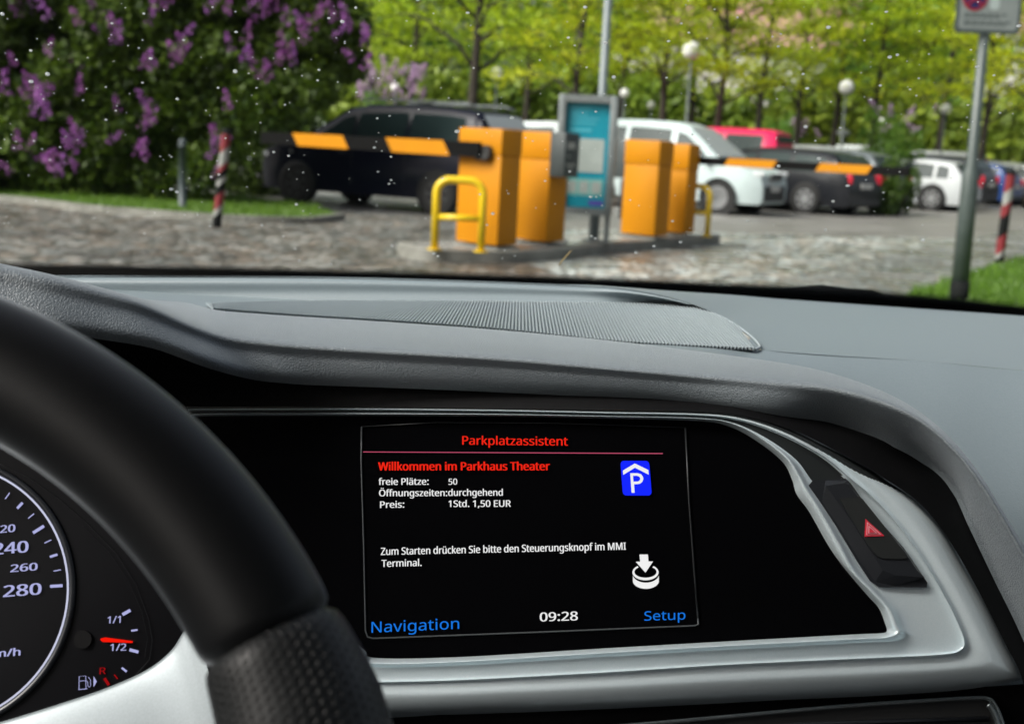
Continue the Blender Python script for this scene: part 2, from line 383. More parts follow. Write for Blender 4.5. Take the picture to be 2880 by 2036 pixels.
def tree_mesh(seed, H, first, spread, nl, leafs, ls, layered=True, rt=.11):
    random.seed(seed)
    T = MB(); C = MB()
    path = [Vector((math.sin(z*.9+seed)*.05*z*.4, math.cos(z*.7+seed)*.04*z*.4, z)) for z in [H*i/12 for i in range(13)]]
    T.tube(path, [rt*(1.15 if i == 0 else 1)*(1-.85*i/12)+.012 for i in range(13)], 9)
    pts = []
    for k in range(nl):
        z = first+(H-first)*.93*(k+random.random()*.7)/nl; f = (z-first)/(H-first)
        ln = spread*(1-.62*f**1.6)*random.uniform(.75, 1.15); a = k*2.4+random.uniform(-.5, .5)
        b0 = path[min(12, int(z/H*12))].copy(); b0.z = z; dirv = Vector((math.cos(a), math.sin(a), 0))
        rise = random.uniform(.25, .55); P = []
        for i in range(8):
            t = i/7
            P.append(b0+dirv*ln*t+Vector((0, 0, ln*(rise*math.sin(t*2.0)-.25*t*t)))+Vector((random.gauss(0, .03), random.gauss(0, .03), random.gauss(0, .02))))
        T.tube(P, [max(.006, rt*.42*(1-f*.5)*(1-t/7.5)) for t in range(8)], 6)
        for i in range(2, 8): pts.append((P[i], .2+.28*i/7))
        for q in range(3):
            i = random.randint(2, 6); a2 = a+random.choice((-1, 1))*random.uniform(.5, 1.1); l2 = ln*random.uniform(.3, .5); d2 = Vector((math.cos(a2), math.sin(a2), random.uniform(0, .25)))
            Q = [P[i]+d2*l2*t/3 for t in range(4)]; T.tube(Q, [.016, .012, .009, .005], 5)
            for p in Q[1:]: pts.append((p, .34))
    for i in range(leafs):
        p, sg = random.choice(pts)
        zs = .3 if layered else .8
        leaf(C, p+Vector((random.gauss(0, sg), random.gauss(0, sg), random.gauss(.04, sg*zs))), ls, .7 if layered else .2)
    tm = bpy.data.meshes.new('trunk'); tm.from_pydata(T.v, [], T.f); tm.materials.append(M['bark'])
    for p in tm.polygons: p.use_smooth = True
    cm = bpy.data.meshes.new('crown'); cm.from_pydata(C.v, [], C.f)
    return tm, cm
LIME = [tree_mesh(11+i, 7.6+.4*i, 2.35+.15*i, 2.6, 20, 5400, .070) for i in range(3)]
BROAD = [tree_mesh(31+i, 11+i, 2.0, 4.2, 26, 6500, .19, False, .2) for i in range(2)]
for tm, cm in LIME: cm.materials.append(M['lime'])
for tm, cm in BROAD: cm.materials.append(M['green'])
def place_tree(name, meshes, px, Y, sc, rz, label, cat, group):
    x = (px-1440-39)/F*Y
    e = empty(name, (x, Y, 0), label, cat, group, rz); e.scale = (sc, sc, sc)
    for nm, me in (('trunk', meshes[0]), ('crown', meshes[1])):
        o = bpy.data.objects.new(nm, me); COL.objects.link(o); o.parent = e
    return e
G1 = 'young lime green trees in the car park'
for i, (px, Y, sc, v, lb) in enumerate([
    (1335, 27, 1.05, 0, 'young tree with thick dark trunk right behind the dark blue minivan roof'),
    (1622, 35, 1.0, 1, 'young lime green tree whose trunk rises left of the info board top'),
    (1862, 33, .95, 2, 'slender lime green tree with forked trunk above the white van roof'),
    (2012, 32, .95, 0, 'lime green tree right of the biggest globe lamp, above the van windscreen'),
    (2128, 39, 1.0, 1, 'lime green tree with leaning trunk behind the red van roof'),
    (2236, 41, 1.0, 2, 'lime green tree standing over the black estate car roof'),
    (2335, 43, 1.05, 0, 'lime green tree left of the flat capped lamp by the white cars'),
    (2442, 41, 1.0, 1, 'lime green tree behind the shrub at the black tip of the barrier arm'),
    (2630, 47, 1.1, 2, 'lime green tree with hidden trunk behind the dark estate car'),
    (2745, 40, 1.0, 0, 'olive green tree crown directly behind the grey signpost'),
    (2890, 37, 1.0, 1, 'olive green tree crown at the right edge of the photo'),
    (1165, 40, 1.05, 2, 'lime green tree with faint trunk just right of the lilac bush'),
    (1050, 50, 1.2, 0, 'distant lime green tree mostly hidden by the lilac bush'),
    (1480, 47, 1.15, 1, 'distant lime green tree between the two nearest dark trunks'),
    (1740, 48, 1.15, 2, 'distant lime green tree behind the grey lamp post'),
    (1940, 50, 1.2, 0, 'distant lime green tree directly behind the biggest globe lamp')]):
    place_tree('lime_tree', LIME[v], px, Y, sc, i*1.9+.4, lb, 'tree', G1)
for i, (px, Y, sc, v, lb) in enumerate([
    (980, 62, 1.0, 0, 'tall mid green broadleaf tree far back beside the lilac bush'),
    (1250, 66, .9, 1, 'mid green broadleaf tree far behind the dark blue minivan'),
    (1560, 64, .85, 0, 'mid green broadleaf tree far behind the info board'),
    (1740, 68, .72, 1, 'mid green broadleaf tree far behind the white van'),
    (2505, 66, 1.0, 0, 'tall mid green tree far back right of the pink roof'),
    (2580, 62, 1.15, 1, 'tallest mid green tree far back, left of the parking sign'),
    (2960, 64, .8, 0, 'mid green tree far back at the right edge beside the pale house')]):
    place_tree('broadleaf_tree', BROAD[v], px, Y, sc, i*2.3, lb, 'tree', 'broadleaf trees beyond the car park')
def bush(name, loc, rx, ry, rz, count, ls, m, label, cat, group=None, lobes=9, seed=1, up=.3):
    random.seed(seed)
    e = empty(name, loc, label, cat, group); C = MB(); T = MB(); L = []
    for k in range(lobes):
        L.append((Vector((random.uniform(-.75, .75)*rx, random.uniform(-.7, .7)*ry, random.uniform(.15, .85)*rz)), random.uniform(.28, .45)))
    for c, s in L:
        T.tube([Vector((c.x*.15, c.y*.15, 0)), Vector((c.x*.5, c.y*.5, c.z*.55)), c], [.03, .022, .01], 5)
    for i in range(count):
        c, s = random.choice(L); d = Vector((random.gauss(0, 1), random.gauss(0, 1), random.gauss(0, 1))).normalized()*random.uniform(.35, 1)**.5
        p = c+Vector((d.x*s*rx, d.y*s*ry, d.z*s*rz))
        if p.z < .03: p.z = random.uniform(.03, .3)
        leaf(C, p, ls, up)
    C.obj('foliage', m, e, local=True); T.obj('stem', M['bark'], e, True, local=True)
    return e, L
# hedge and shrubs at the back of the car park
for i, (px, Y, w) in enumerate([(1000, 55, 6.5), (1500, 56, 7), (1950, 57, 7), (2440, 55, 7), (2900, 56, 7)]):
    bush('hedge', ((px-1440)/F*Y, Y, 0), w*.9, 1.7, 3.8, 8000, .26, M['hedge'],
         ['dark green hedge far back beside the lilac bush', 'dark green hedge far back behind the info board', 'dark green hedge far back behind the red van', 'dark green hedge far back behind the white cars', 'dark green hedge far back right of the signpost'][i], 'hedge', 'hedges at the back of the car park', 16, 50+i)
bush('shrub', ((2490-1440)/F*28.3, 28.3, 0), .62, .6, 1.2, 2800, .05, M['dgreen'], 'dark green shrub between the grey car and the white hatchback', 'shrub', None, 9, 71)
e, L = bush('lilac_shrub', ((2470-1440)/F*33, 33, 0), 1.0, .8, 2.2, 2600, .06, M['green'], 'small lilac shrub with pale pink blooms above the barrier arm tip', 'shrub', None, 9, 72)
def panicle(seed, k=46):
    random.seed(seed); b = MB()
    for i in range(k):
        t = random.random()**.8; r = .055*(1-t)**.6+.008; a = random.uniform(0, 6.28)
        leaf(b, Vector((math.cos(a)*r*random.random()**.4, math.sin(a)*r*random.random()**.4, t*.24-.06)), .017, 0)
    me = bpy.data.meshes.new('blossom'); me.from_pydata(b.v, [], b.f); return me
PAN = [panicle(i) for i in range(4)]; PALE = [panicle(10+i) for i in range(2)]
for p in PAN: p.materials.append(M['lilac'])
for p in PALE: p.materials.append(M['palelilac'])
def blossoms(e, pts, meshes, sc):
    for p in pts:
        o = bpy.data.objects.new('blossom', random.choice(meshes)); COL.objects.link(o); o.parent = e; o.location = p
        o.rotation_euler = (random.gauss(0, .5), random.gauss(0, .5), random.uniform(0, 6)); k = sc*random.uniform(.75, 1.3); o.scale = (k, k, k)
random.seed(5)
blossoms(e, [Vector((random.uniform(-.8, .8), -.6+random.uniform(-.3, .2), random.uniform(1.9, 2.5))) for i in range(8)], PALE, 1.5)
e, L = bush('lilac_shrub', ((1078-1440)/F*30, 30, 0), .9, .8, 2.4, 1800, .06, M['green'], 'lilac shrub with pale pink blooms just above the dark minivan roof', 'shrub', None, 9, 73)
blossoms(e, [Vector((random.uniform(-.75, .75), -.7+random.uniform(-.3, .2), random.uniform(2.0, 2.75))) for i in range(40)], PALE, 1.6)
e, L = bush('lilac_shrub', ((2180-1440)/F*45, 45, 0), 1.1, .8, 2.2, 1500, .08, M['green'], 'far lilac shrub with faint mauve blooms behind the black estate car', 'shrub', None, 9, 74)
blossoms(e, [Vector((random.uniform(-.9, .9), -.7+random.uniform(-.3, .2), random.uniform(1.7, 2.4))) for i in range(7)], PALE, 1.5)

# the big lilac bush on the left
def big_lilac():
    random.seed(3)
    Yc = 18.9
    e = empty('lilac_bush', (-5.8, Yc, 0), 'huge dark lilac bush in purple bloom covering the left side', 'bush')
    C = MB(); T = MB()
    lobes = []
    def lob(px, py, Y, r): p = PY(px, py, Y); lobes.append((Vector((p.x+5.8, p.y-Yc, p.z)), r))
    for row, (py, x1) in enumerate([(500, 560), (410, 640), (300, 760), (190, 930), (80, 960), (-40, 940), (-170, 860), (-300, 760)]):
        px = -260
        while px < x1-40:
            lob(px+random.uniform(-35, 35), py+random.uniform(-25, 25), Yc+random.uniform(-.3, .9), random.uniform(.42, .62)); px += 105
    for row, (py, x1) in enumerate([(520, 560), (430, 620), (330, 720), (230, 880), (120, 920), (10, 900), (-110, 840)]):
        px = -300
        while px < x1-110:
            lob(px, py, Yc+1.15+random.uniform(-.1, .4), .6); px += 130
    for (px, py, r) in [(930, 180, .38), (965, 120, .36), (900, 240, .36), (980, 60, .36), (930, 10, .4), (985, 190, .26), (800, 262, .34), (700, 300, .36), (760, 320, .3), (640, 400, .32), (560, 470, .36), (880, 265, .26), (600, 330, .4), (700, 250, .4), (800, 200, .4)]: lob(px, py, Yc+random.uniform(-.2, .5), r)
    for c, r in lobes:
        near_ = min((q for q, _ in lobes if q.z < c.z-.25 and q is not c), key=lambda q: (q-c).length, default=None)
        root = near_ if near_ is not None else Vector((min(c.x, .6)*.8, .5, 0))
        T.tube([root, root.lerp(c, .5)+Vector((0, .06, -.03)), c], [.018, .014, .008], 5)
        for i in range(int(900*r/.5)):
            d = Vector((random.gauss(0, 1), random.gauss(0, 1), random.gauss(0, 1))).normalized()*random.uniform(.1, 1)**.5*r
            p = c+Vector((d.x*1.15, d.y, d.z))
            if p.z > .06: leaf(C, p, .062, .5)
    C.obj('foliage', M['dgreen'], e, local=True); T.obj('stem', M['bark'], e, True, local=True)
    F1 = [(30, 20), (55, 25), (90, 18), (120, 32), (140, 145), (40, 180), (250, 15), (262, 75), (275, 80), (310, 80), (230, 60), (330, 105), (425, 30), (420, 60), (470, 5), (515, 100), (512, 125), (505, 150), (490, 165), (412, 190), (440, 185), (200, 195), (215, 230), (222, 250), (150, 245), (138, 255), (85, 255), (70, 275), (115, 290), (125, 285), (100, 310), (125, 320), (15, 255), (325, 310), (420, 300), (415, 335), (400, 355), (212, 370), (215, 400), (195, 420), (230, 405), (320, 388), (385, 420), (400, 445), (50, 405), (75, 415), (130, 450), (160, 470), (170, 480), (110, 445), (20, 480), (210, 475), (590, 25), (640, 20), (700, 25), (730, 45), (765, 30), (780, 10), (700, 105), (790, 130), (795, 65), (845, 80), (860, 90), (855, 105), (790, 180), (810, 165), (830, 175), (690, 170), (715, 190), (735, 210), (750, 215), (650, 130), (610, 385), (618, 400), (635, 300), (600, 425), (605, 500), (940, 40), (975, 65), (990, 75), (945, 110), (1025, 110), (1035, 125), (980, 150), (1020, 190), (900, 5), (880, 62)]
    bl = []
    for px, py in F1[:98]:
        p = PY(px+random.uniform(-8, 8), py+random.uniform(-8, 8), Yc-.62+random.uniform(-.12, .25)); bl.append(Vector((p.x+5.8, p.y-Yc, p.z)))
    blossoms(e, bl, PAN, 1.38)
big_lilac()
bush('shrub', (PY(735, 560, 23.5).x, 23.5, 0), 1.35, .8, 2.0, 5200, .07, M['dgreen'], 'dark shrub under the lilac bush in front of the minivan nose', 'shrub', None, 14, 75)
# grass banks with kerbs
def bank(name, pts, z0, kerbh):
    P = [Vector((p[0], p[1], 0)) for p in pts]
    flat(name, [(p.x, p.y) for p in P], z0, M['turf'])
    return P
lawn = cr([Vector((*gp(x, y), 0)) for x, y in [(-500, 545), (0, 566), (250, 594), (400, 606), (560, 618), (720, 626), (860, 628), (950, 618)]], 6)
back = [Vector((*gp(x, y), 0)) for x, y in [(900, 600), (700, 566), (560, 556)]]+[Vector((-5, 21.5, 0)), Vector((-13, 21.5, 0))]
lp = lawn+back
flat('lawn', [(p.x, p.y) for p in lp], .07, M['turf'])
kbm = MB()
for i in range(len(lawn)-1):
    a, b = lawn[i], lawn[i+1]; d = (b-a).normalized(); nn = Vector((d.y, -d.x, 0))
    V = [a, b, b+nn*.11, a+nn*.11]
    kbm.add([Vector((v.x, v.y, -.01)) for v in V]+[Vector((v.x, v.y, .09)) for v in V], [(4, 5, 6, 7), (0, 1, 5, 4), (3, 2, 6, 7), (0, 3, 7, 4), (1, 2, 6, 5)])
kbm.obj('lawn_kerb', M['conc'])['kind'] = 'structure'
vp = [gp(2480, 880), gp(2560, 832), gp(2680, 790), gp(2860, 735), gp(3050, 715), gp(3300, 740), (7.5, 9), (3.2, 9)]
flat('grass_verge', vp, .03, M['turf'])
def inside(x, y, P):
    c = False; j = len(P)-1
    for i in range(len(P)):
        if (P[i][1] > y) != (P[j][1] > y) and x < (P[j][0]-P[i][0])*(y-P[i][1])/(P[j][1]-P[i][1])+P[i][0]: c = not c
        j = i
    return c
def grass(name, poly, z, count, h, label, seed):
    random.seed(seed); g = MB(); xs = [p[0] for p in poly]; ys = [p[1] for p in poly]; k = 0
    while k < count:
        x = random.uniform(min(xs), max(xs)); y = random.uniform(min(ys), max(ys))
        if not inside(x, y, poly): continue
        a = random.uniform(0, 6.28); w = .007; hh = h*random.uniform(.5, 1.3)*(.7+.6*noise.noise((x*1.3, y*1.3, 0))); l = Vector((random.gauss(0, .35), random.gauss(0, .35), 1))*hh
        p = Vector((x, y, z)); q = Vector((math.cos(a)*w, math.sin(a)*w, 0))
        g.add([p-q, p+q, p+l*.6+q*.6, p+l], [(0, 1, 2, 3)]); k += 1
    return tag(g.obj(name, M['grass']), label, 'grass', None, 'stuff')
grass('grass', vp, .03, 16000, .10, 'bright green grass on the verge around the signpost foot', 21)
grass('grass', [(p.x, p.y) for p in lp], .07, 16000, .09, 'bright green grass strip in front of the lilac bush', 22)

# ------------------------------------------------------------------ barrier machines
M['orange'] = noisy('orange_paint', (.45, .175, .0012), (.48, .19, .0015), 3, .5, 0, .2)
M['yellow'] = noisy('yellow_paint', (.62, .43, .004), (.68, .47, .006), 6, .35, 0, .5)
M['armblack'] = mat('arm_black', (.003, .003, .003), .6, 0, .08); M['dgrey'] = noisy('dark_grey_case', (.035, .045, .045), (.045, .055, .055), 8, .5)
M['galv'] = noisy('galvanised_grey', (.13, .15, .15), (.18, .20, .20), 12, .45, .3)
M['keys'] = mat('key_metal', (.4, .4, .38), .4, .5); M['slot'] = mat('slot_black', (.01, .01, .01), .5)
def cabinet(e, w, l, h, zl):
    # local x along BX (toward the right), local y along AX; corner at (0,0) is the near right corner
    b = MB(); b.box((-w/2, l/2, zl/2+.02), (w, l, zl-.04), 0, 0, .012); autosmooth(b.obj('housing', M['orange'], e, local=True))
    b = MB(); b.box((-w/2, l/2, (zl+h)/2), (w+.016, l+.016, h-zl), 0, 0, .015); autosmooth(b.obj('lid', M['orange'], e, local=True))
    b = MB(); b.box((-w/2, l/2, .01), (w+.05, l+.05, .02)); b.obj('base_plate', M['conc'], e, local=True)
def cab(name, K, w, l, h, zl, label, cat, group=None):
    e = empty(name, (K.x, K.y, .13), label, cat, group, AZ); cabinet(e, w, l, h, zl); return e
KB = PZ(1534, 692, .13); KC = PZ(1838, 674, .13); KD = PZ(1921, 666, .13)
for q in (KB, KC, KD): q.z = 0
ga = cab('barrier_gate', KA, .56, .31, 1.19, .93, 'orange barrier cabinet nearest the camera, black and orange arm reaching left', 'barrier', 'parking barriers on the island')
tb = cab('ticket_machine', KB, .42, .32, 1.19, .90, 'orange ticket machine with dark grey keypad box facing right', 'ticket machine', 'ticket machines on the island')
tcm = cab('ticket_machine', KC, .49, .305, 1.17, .88, 'orange ticket machine with dark box on its left, right of the info board', 'ticket machine', 'ticket machines on the island')
gd = cab('barrier_gate', KD, .42, .25, 1.15, .82, 'farther orange barrier cabinet with its arm reaching right', 'barrier', 'parking barriers on the island')
# keypad terminals
b = MB(); b.box((.095, .12, .96), (.20, .26, .46), 0, 0, .015); tk = autosmooth(b.obj('keypad_box', M['dgrey'], tb, local=True))
for nm, c, z_ in (('display_window', (.10, 1.06), (.12, .07)), ('key', (.10, .86), (.03, .03)), ('key', (.15, .86), (.03, .03)), ('key', (.05, .86), (.03, .03)), ('key', (.10, .81), (.03, .03)), ('key', (.06, .95), (.02, .02))):
    b = MB(); b.box((.197, c[0], c[1]), (.008, z_[0], z_[1])); b.obj(nm, M['keys'], tk, local=True)
b = MB(); b.box((.02, -.002, .76), (.02, .004, .02)); b.obj('card_slot', M['slot'], tk, local=True)
b = MB(); b.box((-.49-.085, .15, .93), (.17, .26, .46), 0, 0, .015); autosmooth(b.obj('keypad_box', M['dgrey'], tcm, local=True))
b = MB(); b.box((-.49-.04, .15, .45), (.08, .2, .48), 0, 0, .01); autosmooth(b.obj('lower_dark_box', M['slot'], tcm, local=True))  # plain dark box below the keypad box
def arm(e, x0, L, sgn, y, z, h0, h1, stripes, slant):
    """arm along local x from x0 by sgn*L; stripes as (l0,l1)"""
    def hh(l): return (h0+(h1-h0)*l/L)/2
    def zz(l): return z
    X = lambda l: x0+sgn*l
    V = []
    for l in (0, L):
        for (dy, dz) in ((-.022, -1), (.022, -1), (.022, 1), (-.022, 1)): V.append((X(l), y+dy, zz(l)+dz*hh(l)))
    a = mk('arm', V, [(0, 1, 2, 3), (4, 5, 6, 7), (0, 1, 5, 4), (1, 2, 6, 5), (2, 3, 7, 6), (3, 0, 4, 7)], M['armblack'], e, local=True)
    for (l0, l1) in stripes:
        q = MB()
        for s in (-1, 1):
            yy = y+s*.0235
            q.add([(X(l0-slant/2), yy, zz(l0)+hh(l0)), (X(l1-slant/2), yy, zz(l1)+hh(l1)), (X(l1+slant/2), yy, zz(l1)-hh(l1)), (X(l0+slant/2), yy, zz(l0)-hh(l0))], [(0, 1, 2, 3)])
        t0 = z+hh((l0+l1)/2)+.002
        q.add([(X(l0-slant/2), y-.0235, z+hh(l0)+.001), (X(l1-slant/2), y-.0235, z+hh(l1)+.001), (X(l1-slant/2), y+.0235, z+hh(l1)+.001), (X(l0-slant/2), y+.0235, z+hh(l0)+.001)], [(0, 1, 2, 3)])
        q.obj('stripe', M['orange'], a, local=True)
    return a
def L_of(px, P, dirv):  # distance along dirv from P at which the photo column px is met
    k = (px-1440)/F; return (k*P.y-P.x)/(dirv.x-k*dirv.y)
P0 = KA-AX*.09-BX*.20; P0.z = 0
sa = [tuple(sorted((L_of(a, P0, -BX), L_of(b, P0, -BX)))) for a, b in ((1072, 1232), (812, 952))]
arm(ga, -.20, L_of(716, P0, -BX), -1, -.09, .975, .15, .135, sa, -.10)
b = MB(); b.tube([(-.16, -.075, .955), (-.16, .0, .955)], .07, 14); b.box((-.20, -.05, .90), (.16, .06, .05), 0, 0, .008); b.obj('arm_bracket', M['slot'], ga, local=True)
P1 = KD+AX*.30
sb = [tuple(sorted((L_of(a, P1, BX), L_of(b, P1, BX)))) for a, b in ((2008, 2142), (2262, 2406))]
arm(gd, -.05, L_of(2515, P1, BX)+.05, 1, .30, .955, .10, .10, [(a+.05, b+.05) for a, b in sb], -.06)
def hoop(p0, p1, h, r, label):
    e = empty('hoop_guard', (p0.x, p0.y, .13), label, 'guard rail', 'yellow hoop guards on the island')
    d = (p1-p0); d.z = 0; Lh = d.length; d.normalize(); c = .13
    P = [Vector((0, 0, 0)), Vector((0, 0, h-c))]
    for i in range(1, 7): a = math.pi/2*i/6; P.append(d*(c-c*math.cos(a))+Vector((0, 0, h-c+c*math.sin(a))))
    for i in range(0, 7): a = math.pi/2*i/6; P.append(d*(Lh-c+c*math.sin(a))+Vector((0, 0, h-c+c*math.cos(a))))
    P.append(d*Lh)
    b = MB(); b.tube(P, r, 14); b.obj('hoop', M['yellow'], e, True, local=True)
    b = MB(); b.tube([d*.02+Vector((0, 0, h*.47)), d*(Lh-.02)+Vector((0, 0, h*.47))], r*.8, 12); b.obj('crossbar', M['yellow'], e, True, local=True)
    for q_ in ((0, 0, 0), d*Lh): b = MB(); b.lathe(q_, [(r*1.9, 0), (r*1.9, .012), (r, .012)], 14); b.obj('foot_plate', M['yellow'], e, local=True)
hoop(PZ(1222, 702, .13), PZ(1352, 709, .13), .68, .038, 'yellow tubular hoop guard in front of the nearest orange cabinet')
g1 = PZ(1988, 666, .13); hoop(g1-BX*.47, g1, .63, .036, 'yellow hoop guard half hidden behind the farther barrier cabinet')

# info board
M['teal'] = noisy('poster_teal', lin(0, 118, 138), lin(4, 128, 146), 5, .35); M['poster'] = noisy('poster_white', (.27, .31, .29), (.32, .36, .34), 8, .4); M['pteal'] = noisy('poster_pale_teal', lin(96, 160, 156), lin(110, 168, 164), 8, .4)
M['ptext'] = mat('poster_text', lin(60, 150, 165), .5); M['ptext2'] = mat('poster_grey_text', lin(150, 160, 156), .5); M['purple'] = mat('poster_purple', lin(72, 60, 150), .5)
M['lampgrey'] = noisy('lamp_pole_paint', (.12, .15, .155), (.15, .18, .185), 6, .4)
bp_ = PZ(1690, 684, .13); rzb = R(-9)
ib = empty('info_board', (bp_.x, bp_.y, .13), 'grey framed info board with teal and white poster between the orange machines', 'info board', None, rzb)
cx = -.2275; w_, z0_, z1_ = .655, .31, 1.62
b = MB()
for x in (cx-w_/2+.04, cx+w_/2-.04): b.box((x, 0, (z0_+z1_)/2), (.08, .13, z1_-z0_), 0, 0, .012)
b.box((cx, 0, z1_-.04), (w_-.16, .13, .08)); b.box((cx, 0, z0_+.035), (w_-.16, .13, .07)); b.box((cx, .04, (z0_+z1_)/2), (w_-.15, .03, z1_-z0_-.14))
autosmooth(b.obj('frame', M['galv'], ib, local=True))
b = MB(); x = .055; b.tube([(x, 0, 0), (x, 0, z0_)], .032, 12); b.box((x, 0, .01), (.16, .12, .02)); b.obj('leg', M['galv'], ib, local=True)
b = MB(); x = cx-w_/2+.1; b.tube([(x, 0, 0), (x, 0, z0_)], .032, 12); b.box((x, 0, .01), (.16, .12, .02)); b.obj('leg', M['galv'], ib, local=True)
pw = w_-.165; zp0, zp1 = z0_+.075, z1_-.085; hp = zp1-zp0
def panel(b, u0, u1, v0, v1, y, mi): # v from the top
    xa, xb = cx-pw/2+pw*u0, cx-pw/2+pw*u1; b.box(((xa+xb)/2, y, zp1-hp*(v0+v1)/2), (xb-xa, .004, hp*(v1-v0)), 0, mi)
b = MB(); panel(b, 0, 1, 0, 1, .018, 0); panel(b, .1, .9, .34, .66, .0145, 1); panel(b, .06, .92, .72, .885, .0145, 2)
for i in range(4): panel(b, .12, .12+random.uniform(.35, .75), .05+i*.045, .066+i*.045, .0145, 3)
panel(b, .08, .6, .245, .275, .0145, 3)
for i in range(8): panel(b, .16, .16+random.uniform(.4, .68), .375+i*.033, .385+i*.033, .0115, 4)
for i in range(3): panel(b, .1+i*.28, .32+i*.28, .745, .86, .0115, 1)
panel(b, .62, .95, .93, .975, .0145, 5)
b.obj('poster', [M['teal'], M['poster'], M['pteal'], M['ptext'], M['ptext2'], M['purple']], ib, local=True)
# lamp post behind the board
lb_ = PZ(1669, 679, .13)
lpost = empty('lamp_post', (lb_.x, lb_.y, .13), 'tall grey lamp post rising behind the info board', 'lamp post')
b = MB(); b.tube([(0, 0, 0), (0, 0, .9), (0, 0, .92), (0, 0, 6.2)], [.06, .06, .047, .04], 16); b.obj('pole', M['lampgrey'], lpost, True, local=True)
b = MB(); b.lathe((0, 0, 0), [(.13, 0), (.13, .02), (.07, .03)], 16); b.obj('base_plate', M['galv'], lpost, local=True)
b = MB(); b.tube([(0, 0, 6.15), (0, -.3, 6.3), (0, -.9, 6.35)], .035, 10); b.box((0, -1.2, 6.35), (.25, .7, .12), 0, 0, .03); b.obj('lamp_head', M['lampgrey'], lpost, local=True)
# globe lamps
M['globe'] = mat('opal_globe', (.80, .80, .78), .25); M['cap'] = mat('lamp_cap', (.25, .27, .27), .5)
def globe_lamp(px, py, Y, rpx, label, flatcap=False):
    p = PY(px, py, Y); r = rpx*Y/F
    e = empty('globe_lamp', (p.x, Y, 0), label, 'street lamp', 'globe lamps in the car park')
    b = MB(); b.tube([(0, 0, 0), (0, 0, .7), (0, 0, .72), (0, 0, p.z-r*.85)], [.055, .055, .036, .03], 10); b.lathe((0, 0, p.z-r*1.02), [(.035, 0), (r*.45, .02), (r*.4, r*.18)], 12); b.obj('pole', M['galv'], e, True, local=True)
    bm = bmesh.new()
    if flatcap:
        b = MB(); b.lathe((0, 0, p.z), [(r*.5, -r*.45), (r, -.02), (r*.95, .02), (r*.3, r*.45)], 20); b.obj('shade', M['cap'], e, True, local=True); bm.free()
    else:
        bmesh.ops.create_uvsphere(bm, u_segments=24, v_segments=14, radius=r)
        for v in bm.verts: v.co.z += p.z
        mkbm('globe', bm, M['globe'], e, True)
for a in [(1398, 208, 42, 17, 'small white globe lamp just right of the thickest tree trunk'), (1945, 143, 31, 25, 'largest white globe lamp above the white van'), (2381, 246, 38, 20, 'white globe lamp above the black estate car'),
          (1757, 263, 46, 13, 'small white globe lamp beside the info board top right corner'), (1112, 247, 36, 12, 'cream globe lamp beside the pale lilac shrub above the minivan roof'), (2660, 308, 44, 15, 'pale globe lamp half lost in leaves left of the signpost'),
          (1832, 296, 50, 11, 'small dim globe lamp low behind the white van roof'), (2482, 340, 52, 9, 'tiny dim globe lamp above the lilac shrub at the arm tip')]: globe_lamp(*a)
globe_lamp(2372, 373, 40, 20, 'grey lamp with a flat saucer shaped cap above the white cars', True)

# posts
M['red'] = noisy('post_red', (.14, .007, .011), (.18, .010, .015), 12, .5); M['white'] = noisy('post_white', (.19, .20, .185), (.26, .27, .25), 10, .5); M['postblack'] = mat('post_black', (.008, .009, .009), .8, 0, .1); M['bollard'] = noisy('bollard_grey', (.035, .05, .055), (.05, .065, .07), 10, .5)
def striped_post(px, py, h, r, lean, bands, label):
    p = PZ(px, py, 0); e = empty('striped_post', (p.x, p.y, 0), label, 'post', 'red and white striped posts'); e.rotation_euler = (0, lean, 0)
    b = MB(); n = 16; mats = {'r': 0, 'w': 1, 'k': 2}; z = 0
    zs = [0]; 
    for c, f in bands: zs.append(zs[-1]+f)
    tot = zs[-1]; zs = [q/tot*h for q in zs]
    V = []
    for i, q in enumerate(zs):
        sl = 0 if i in (0, len(zs)-1) else r*.9
        V += [Vector((r*math.cos(2*math.pi*j/n), r*math.sin(2*math.pi*j/n), q+sl*math.cos(2*math.pi*j/n))) for j in range(n)]
    for i, (c, f) in enumerate(bands):
        b.f += [(i*n+j, i*n+(j+1) % n, (i+1)*n+(j+1) % n, (i+1)*n+j) for j in range(n)]; b.m += [mats[c]]*n
    b.v = V; b.obj('shaft', [M['red'], M['white'], M['postblack']], e, True, local=True)
    b = MB(); b.lathe((0, 0, h-.01), [(r*1.12, 0), (r*1.12, .04), (r*.8, .06)], 16); b.obj('cap', M['postblack'], e, True, local=True)
striped_post(609, 640, 1.14, .056, R(5.5), [('k', .7), ('w', .35), ('r', .75), ('k', .5), ('w', .3), ('k', .4), ('r', .3), ('w', .8), ('r', .9)], 'leaning red and white post at the grass edge left of the barrier arm')
striped_post(2809, 742, 1.12, .058, R(1), [('k', .5), ('w', .3), ('r', 1.0), ('k', 1.2), ('r', .7), ('w', .8), ('r', .9)], 'red, white and black striped post right of the grey signpost')
p = PZ(513, 600, 0); e = empty('bollard', (p.x, p.y, 0), 'slim dark grey bollard in the grass before the lilac bush', 'bollard')
b = MB(); b.lathe((0, 0, 0), [(.055, 0), (.055, .9), (.06, .9), (.06, .93), (.045, .94)], 16); b.obj('shaft', M['bollard'], e, True, local=True)
b = MB(); b.lathe((0, 0, .93), [(.045, 0), (.058, .03), (.05, .07), (.02, .09)], 16); b.obj('cap', M['bollard'], e, True, local=True)
